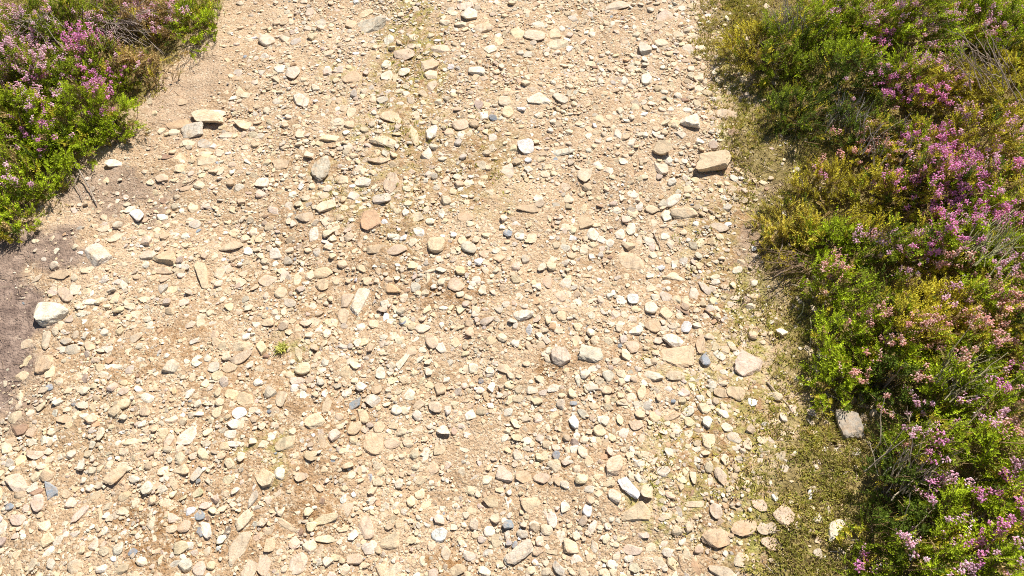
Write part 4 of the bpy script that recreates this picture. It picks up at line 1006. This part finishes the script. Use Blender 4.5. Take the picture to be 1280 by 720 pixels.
for i, (a, b, R_, H_, st, dn, lab) in enumerate(PLANTS):
    make_heather(a, b, R_, H_, lab, st, dn, i)

# ------------------------------------------------------------------ bare dead stalks of old heather
def make_stalks(name, px, py, z0, n, ln, lean, spread, col, label, cat, seed, rad=.0011, fork=2):
    r = np.random.default_rng(500 + seed)
    x, y, _ = at_ground(px, py, 0); x, y = float(x), float(y); z = float(height(np.array(x), np.array(y)))
    root = empty(name, (x, y, z), label, cat, None)
    B0 = np.stack([r.normal(size=n) * spread, r.normal(size=n) * spread, np.full(n, z0 + (.035 if z0 > .025 else .008))], 1)
    D = np.array(lean)[None] + r.normal(size=(n, 3)) * np.array([.25, .25, .15]); D /= np.linalg.norm(D, axis=1)[:, None]
    L = ln * r.uniform(.5, 1.1, n)
    t = np.linspace(0, 1, 7)
    sag = r.normal(size=(n, 3)) * .12
    P = B0[:, None] + D[:, None] * (L[:, None] * t)[:, :, None] + sag[:, None] * (L[:, None] * t ** 2)[:, :, None]
    P = P + r.normal(size=P.shape) * .0012
    rr = rad * r.uniform(.7, 1.5, (n, 1)) * np.linspace(1.3, .45, 7)[None]
    C = np.array([col]) * r.uniform(.6, 1.2, (n, 1))
    P[:, :, 2] = np.maximum(P[:, :, 2], .001)
    v, f, e, c = tubes(P, rr, C, 4)
    mk('stems', v, [f, e], M_WOOD, root, c)
    if fork:
        m = n * fork; pk = r.integers(0, n, m); tk = r.integers(2, 6, m)
        S0 = P[pk, tk]; D2 = D[pk] + r.normal(size=(m, 3)) * .45; D2 /= np.linalg.norm(D2, axis=1)[:, None]
        L2 = ln * r.uniform(.12, .35, m); t2 = np.linspace(0, 1, 4)
        P2 = S0[:, None] + D2[:, None] * (L2[:, None] * t2)[:, :, None] + r.normal(size=(m, 4, 3)) * .0012; P2[:, 0] = S0
        v, f, e, c = tubes(P2, np.tile(np.linspace(.8, .35, 4)[None] * rad, (m, 1)), np.array([col]) * r.uniform(.6, 1.2, (m, 1)), 3)
        mk('side_twigs', v, [f, e], M_WOOD, root, c)
    return root
GREY = (.46, .40, .34); BRN = (.30, .21, .14)
make_stalks('dead_heather', 150, 38, .03, 70, .20, (.75, -.75, .22), .035, (.42, .34, .29), 'bundle of bare grey-brown stalks sweeping down to the path from the left verge', 'dead heather', 1)
make_stalks('dead_heather', 60, 60, .07, 30, .16, (.6, -.6, .4), .03, (.42, .35, .29), 'few bare stalks slanting through the left verge beside pale pink bunches', 'dead heather', 2)
make_stalks('dead_heather', 975, 62, .05, 40, .10, (-.2, .1, .9), .035, GREY, 'silvery bare stalks on the dark green heather nearest the path, top of right verge', 'dead heather', 3)
make_stalks('dead_heather', 1045, 165, .02, 34, .09, (.2, .3, .8), .03, GREY, 'silvery bare twigs beside the moss of the upper right verge', 'dead heather', 4)
make_stalks('dead_heather', 1220, 130, .06, 45, .13, (-.6, .3, .6), .045, (.42, .33, .26), 'tangle of pale bare stalks in olive heather, upper right', 'dead heather', 5)
make_stalks('dead_heather', 1255, 30, .08, 30, .12, (-.3, .4, .7), .04, (.40, .30, .24), 'brownish bare stalks in the top right corner', 'dead heather', 6)
make_stalks('dead_heather', 1195, 350, .08, 40, .12, (.7, .5, .5), .04, (.44, .42, .22), 'straw coloured grassy stalks above the round pink bunch, right verge', 'dry grass', 7)
make_stalks('dead_heather', 1000, 335, .015, 30, .12, (-.85, -.15, .25), .025, BRN, 'dark bare twigs reaching out over the path under the golden cushion', 'dead heather', 8)
make_stalks('dead_heather', 1112, 620, .03, 30, .12, (.3, .6, .5), .04, (.46, .38, .27), 'pale bent bare twigs in the brownish heather, lower right verge', 'dead heather', 9)
make_stalks('dead_heather', 1160, 515, .08, 26, .14, (.8, .6, .3), .03, (.34, .30, .17), 'brown bare stalks slanting up right beside the pale pink pair', 'dead heather', 10)
make_stalks('dead_heather', 1085, 215, .04, 30, .09, (.1, .3, .9), .05, GREY, 'grey bare twigs at the left foot of the magenta mass', 'dead heather', 11)

# ------------------------------------------------------------------ single twigs and straws
def make_twig(pts, rad, col, label, cat='twig', name='twig', forks=()):
    def line(pp):
        q = []
        for (a, b, h) in pp:
            x, y, z = at_ground(a, b, h); q.append((float(x), float(y), float(z) + rad * .6))
        q = np.array(q); t = np.linspace(0, len(q) - 1, 9); i = np.minimum(t.astype(int), len(q) - 2); w = (t - i)[:, None]
        return q[i] * (1 - w) + q[i + 1] * w
    A = [(line(pts), rad)] + [(line(p), rad * .65) for p in forks]
    Vs, Fs, Es = [], [], []; off = 0
    for P, rd in A:
        P = P + np.random.default_rng(int(P[0, 0] * 1e4) % 9999).normal(size=P.shape) * .0007
        v, f, e, c = tubes(P[None], (rd * np.linspace(1.1, .5, 9))[None], np.array([col]), 5)
        Vs.append(v); Fs.append(f + off); Es.append(e + off); off += len(v)
    V = np.concatenate(Vs); o0 = V[0].copy()
    return mk(name, V - o0, [np.concatenate(Fs), np.concatenate(Es)], M_WOOD, cols=np.repeat(np.array([col]), len(V), 0), loc=o0, label=label, cat=cat, flat=False)
make_twig([(92, 200, .03), (100, 215, .02), (112, 235, .01), (122, 258, .002)], .0028, (.40, .33, .27), 'forked grey dead twig on bare soil at the foot of the left heather', forks=[[(100, 215, .02), (94, 230, .012), (104, 250, .004)], [(112, 235, .01), (106, 228, .02)]])
make_twig([(5, 224, .01), (25, 228, .02), (42, 240, .004)], .002, (.50, .44, .36), 'thin pale twig in the lowest green of the left border')
make_twig([(958, 478, .002), (972, 492, .004), (988, 510, .003)], .0026, (.48, .38, .28), 'pale brown twig beside the pinkish block, pointing to the leaning grey slab')
make_twig([(880, 388, .002), (890, 395, .003), (902, 405, .002)], .0026, (.17, .12, .09), 'short dark stick in gravel up left of the pinkish block')
make_twig([(818, 292, .002), (823, 305, .003), (826, 312, .002)], .0022, (.44, .36, .28), 'curled little twig in gravel near the flat yellow-ochre slab')
make_twig([(1013, 398, .03), (1014, 420, .01), (1010, 455, .002)], .0014, (.62, .52, .32), 'long pale straw hanging down beside the right heather', 'straw', 'straw')
make_twig([(1005, 378, .02), (1003, 390, .012), (996, 400, .002)], .0014, (.62, .55, .30), 'short yellow straw beside the longer hanging one', 'straw', 'straw')
make_twig([(990, 356, .02), (1000, 359, .02), (1010, 361, .025)], .0014, (.60, .50, .36), 'pale straw lying level under the salmon tuft', 'straw', 'straw')
make_twig([(1101, 603, .04), (1106, 592, .05), (1114, 583, .05)], .0034, (.62, .58, .52), 'thick bleached twig in the brownish heather, lower right')
make_twig([(872, 482, .002), (876, 492, .004), (880, 505, .002)], .0013, (.50, .42, .28), 'hair-thin straw on mossy dirt under the bluest stone', 'straw', 'straw')
make_twig([(228, 234, .003), (238, 228, .005), (246, 224, .003)], .0022, (.20, .14, .10), 'short dark twig among stones above the left soil')
make_twig([(885, 262, .002), (893, 268, .003), (900, 275, .002)], .002, (.56, .46, .34), 'small straw coloured twig right of the flat yellow-ochre slab')

# ------------------------------------------------------------------ the one green tuft growing in the path
def make_tuft(px, py, n, ln, col, label):
    r = np.random.default_rng(9); x, y, _ = at_ground(px, py, 0); x, y = float(x), float(y); z = float(height(np.array(x), np.array(y)))
    root = empty('grass_tuft', (x, y, z), label, 'grass tuft')
    a = r.uniform(0, 6.28, n); D = np.stack([np.cos(a) * r.uniform(.2, 1.2, n), np.sin(a) * r.uniform(.2, 1.2, n), np.full(n, .8)], 1); D /= np.linalg.norm(D, axis=1)[:, None]
    B = np.stack([r.normal(size=n) * .006, r.normal(size=n) * .006, np.zeros(n)], 1); L = ln * r.uniform(.5, 1.1, n)
    W = np.cross(D, [0, 0, 1.]); W /= np.linalg.norm(W, axis=1)[:, None]; w = .0014
    m = B + D * (L * .55)[:, None]; t = B + D * L[:, None]; t[:, 2] -= L * .18
    V = np.stack([B - W * w, B + W * w, m + W * w * .9, m - W * w * .9, t], 1).reshape(-1, 3); i = np.arange(n)[:, None] * 5
    mk('blades', V, [i + np.array([[0, 1, 2, 3]]), i + np.array([[3, 2, 4]])], M_LEAF, root, np.repeat(np.array([col]) * r.uniform(.7, 1.3, (n, 1)), 5, 0))
make_tuft(353, 436, 80, .024, (.62, .62, .16), 'single small yellow-green grass tuft growing in the gravel')

# ------------------------------------------------------------------ moss and litter: stuff
def moss():
    r = np.random.default_rng(40)
    n = 600000
    X = r.uniform(-2.3, 2.3, n); Y = r.uniform(.0, 3.2, n)
    s = side(X, Y); px, py = proj(X, Y, 0)
    M = blob(px, py, [(905, 60, 50, 100), (925, 200, 30, 70, .7), (940, 420, 40, 90, .5), (940, 560, 40, 90, .6), (960, 130, 50, 60), (1005, 180, 60, 60), (985, 290, 50, 60), (985, 420, 40, 60, .7), (1010, 530, 60, 60), (1020, 620, 80, 90), (990, 700, 60, 60), (50, 250, 45, 25, .5), (240, 35, 30, 30, .5), (180, 120, 30, 30, .5), (15, 290, 20, 20, .6)])
    film = blob(px, py, MOSSY) * (vnoise(X, Y, .03, 15) > .55)
    bare = blob(px, py, [(975, 205, 26, 30), (1015, 590, 25, 12, .7), (1060, 560, 20, 20, .4)])
    d = np.where(s > 0, np.maximum(M, .30) * smooth(-.01, .05, s), M * .5 * smooth(-.17, 0, s) + film * .10) * (1 - bare * .85)
    d = d * np.clip(2.1 * vnoise(X, Y, .035, 14) - .15, .08, 1)
    k = r.random(n) < d; X, Y, s = X[k], Y[k], s[k]; n = len(X)
    B = 5; X = np.repeat(X, B) + r.normal(size=n * B) * .0025; Y = np.repeat(Y, B) + r.normal(size=n * B) * .0025; m = n * B
    L = r.uniform(.006, .014, m) * (0.7 + .8 * vnoise(X, Y, .06, 17))
    a = r.uniform(0, 6.28, m); q = r.uniform(.2, 1.1, m)
    D = np.stack([np.cos(a) * q, np.sin(a) * q, np.full(m, .7)], 1); D /= np.linalg.norm(D, axis=1)[:, None]
    P = np.stack([X, Y, height(X, Y) - .001], 1); W = np.stack([-np.sin(a), np.cos(a), np.zeros(m)], 1) * .0013
    mid = P + D * (L * .5)[:, None]
    V = np.stack([P, mid + W, P + D * L[:, None], mid - W], 1).reshape(-1, 3)
    F = np.arange(m)[:, None] * 4 + np.array([[0, 1, 2, 3]])
    pal = np.array([(.52, .46, .12), (.44, .42, .09), (.36, .38, .07), (.58, .47, .19), (.36, .27, .13)])
    C = np.repeat(pal[np.repeat(r.choice(5, n, p=[.26, .24, .13, .20, .17]), B)] * r.uniform(.7, 1.2, (m, 1)), 4, 0)
    mk('moss', V, F, M_MOSS, cols=C, label='golden olive moss and short turf along the verges', kind='stuff')
def litter():
    r = np.random.default_rng(41); n = 26000
    X = r.uniform(-2.3, 2.3, n); Y = r.uniform(.0, 3.2, n); s = side(X, Y); px, py = proj(X, Y, 0)
    d = np.where(s > 0, .55, .42 * blob(px, py, DUST) + .30 * smooth(-.22, 0, s)) * np.clip(2 * vnoise(X, Y, .06, 18) - .3, .05, 1)
    k = r.random(n) < d; X, Y = X[k], Y[k]; n = len(X)
    a = r.uniform(0, 6.28, n); L = r.uniform(.008, .035, n)
    t = np.linspace(-.5, .5, 3)
    P = np.stack([X[:, None] + np.cos(a)[:, None] * L[:, None] * t, Y[:, None] + np.sin(a)[:, None] * L[:, None] * t, np.zeros((n, 3))], 2)
    P[:, 1, :2] += r.normal(size=(n, 2)) * .0015
    P[:, :, 2] = height(P[:, :, 0], P[:, :, 1]) + .001 + np.abs(r.normal(size=(n, 1))) * .002
    pal = np.array([(.42, .33, .24), (.28, .20, .14), (.50, .42, .33), (.20, .14, .10)])
    v, f, e, c = tubes(P, np.tile(np.array([[.0007, .0009, .0005]]), (n, 1)), pal[r.integers(0, 4, n)], 3)
    mk('heather_litter', v, [f], M_WOOD, cols=c, label='dry brown bits of heather strewn on the soil', kind='stuff')
moss(); litter()
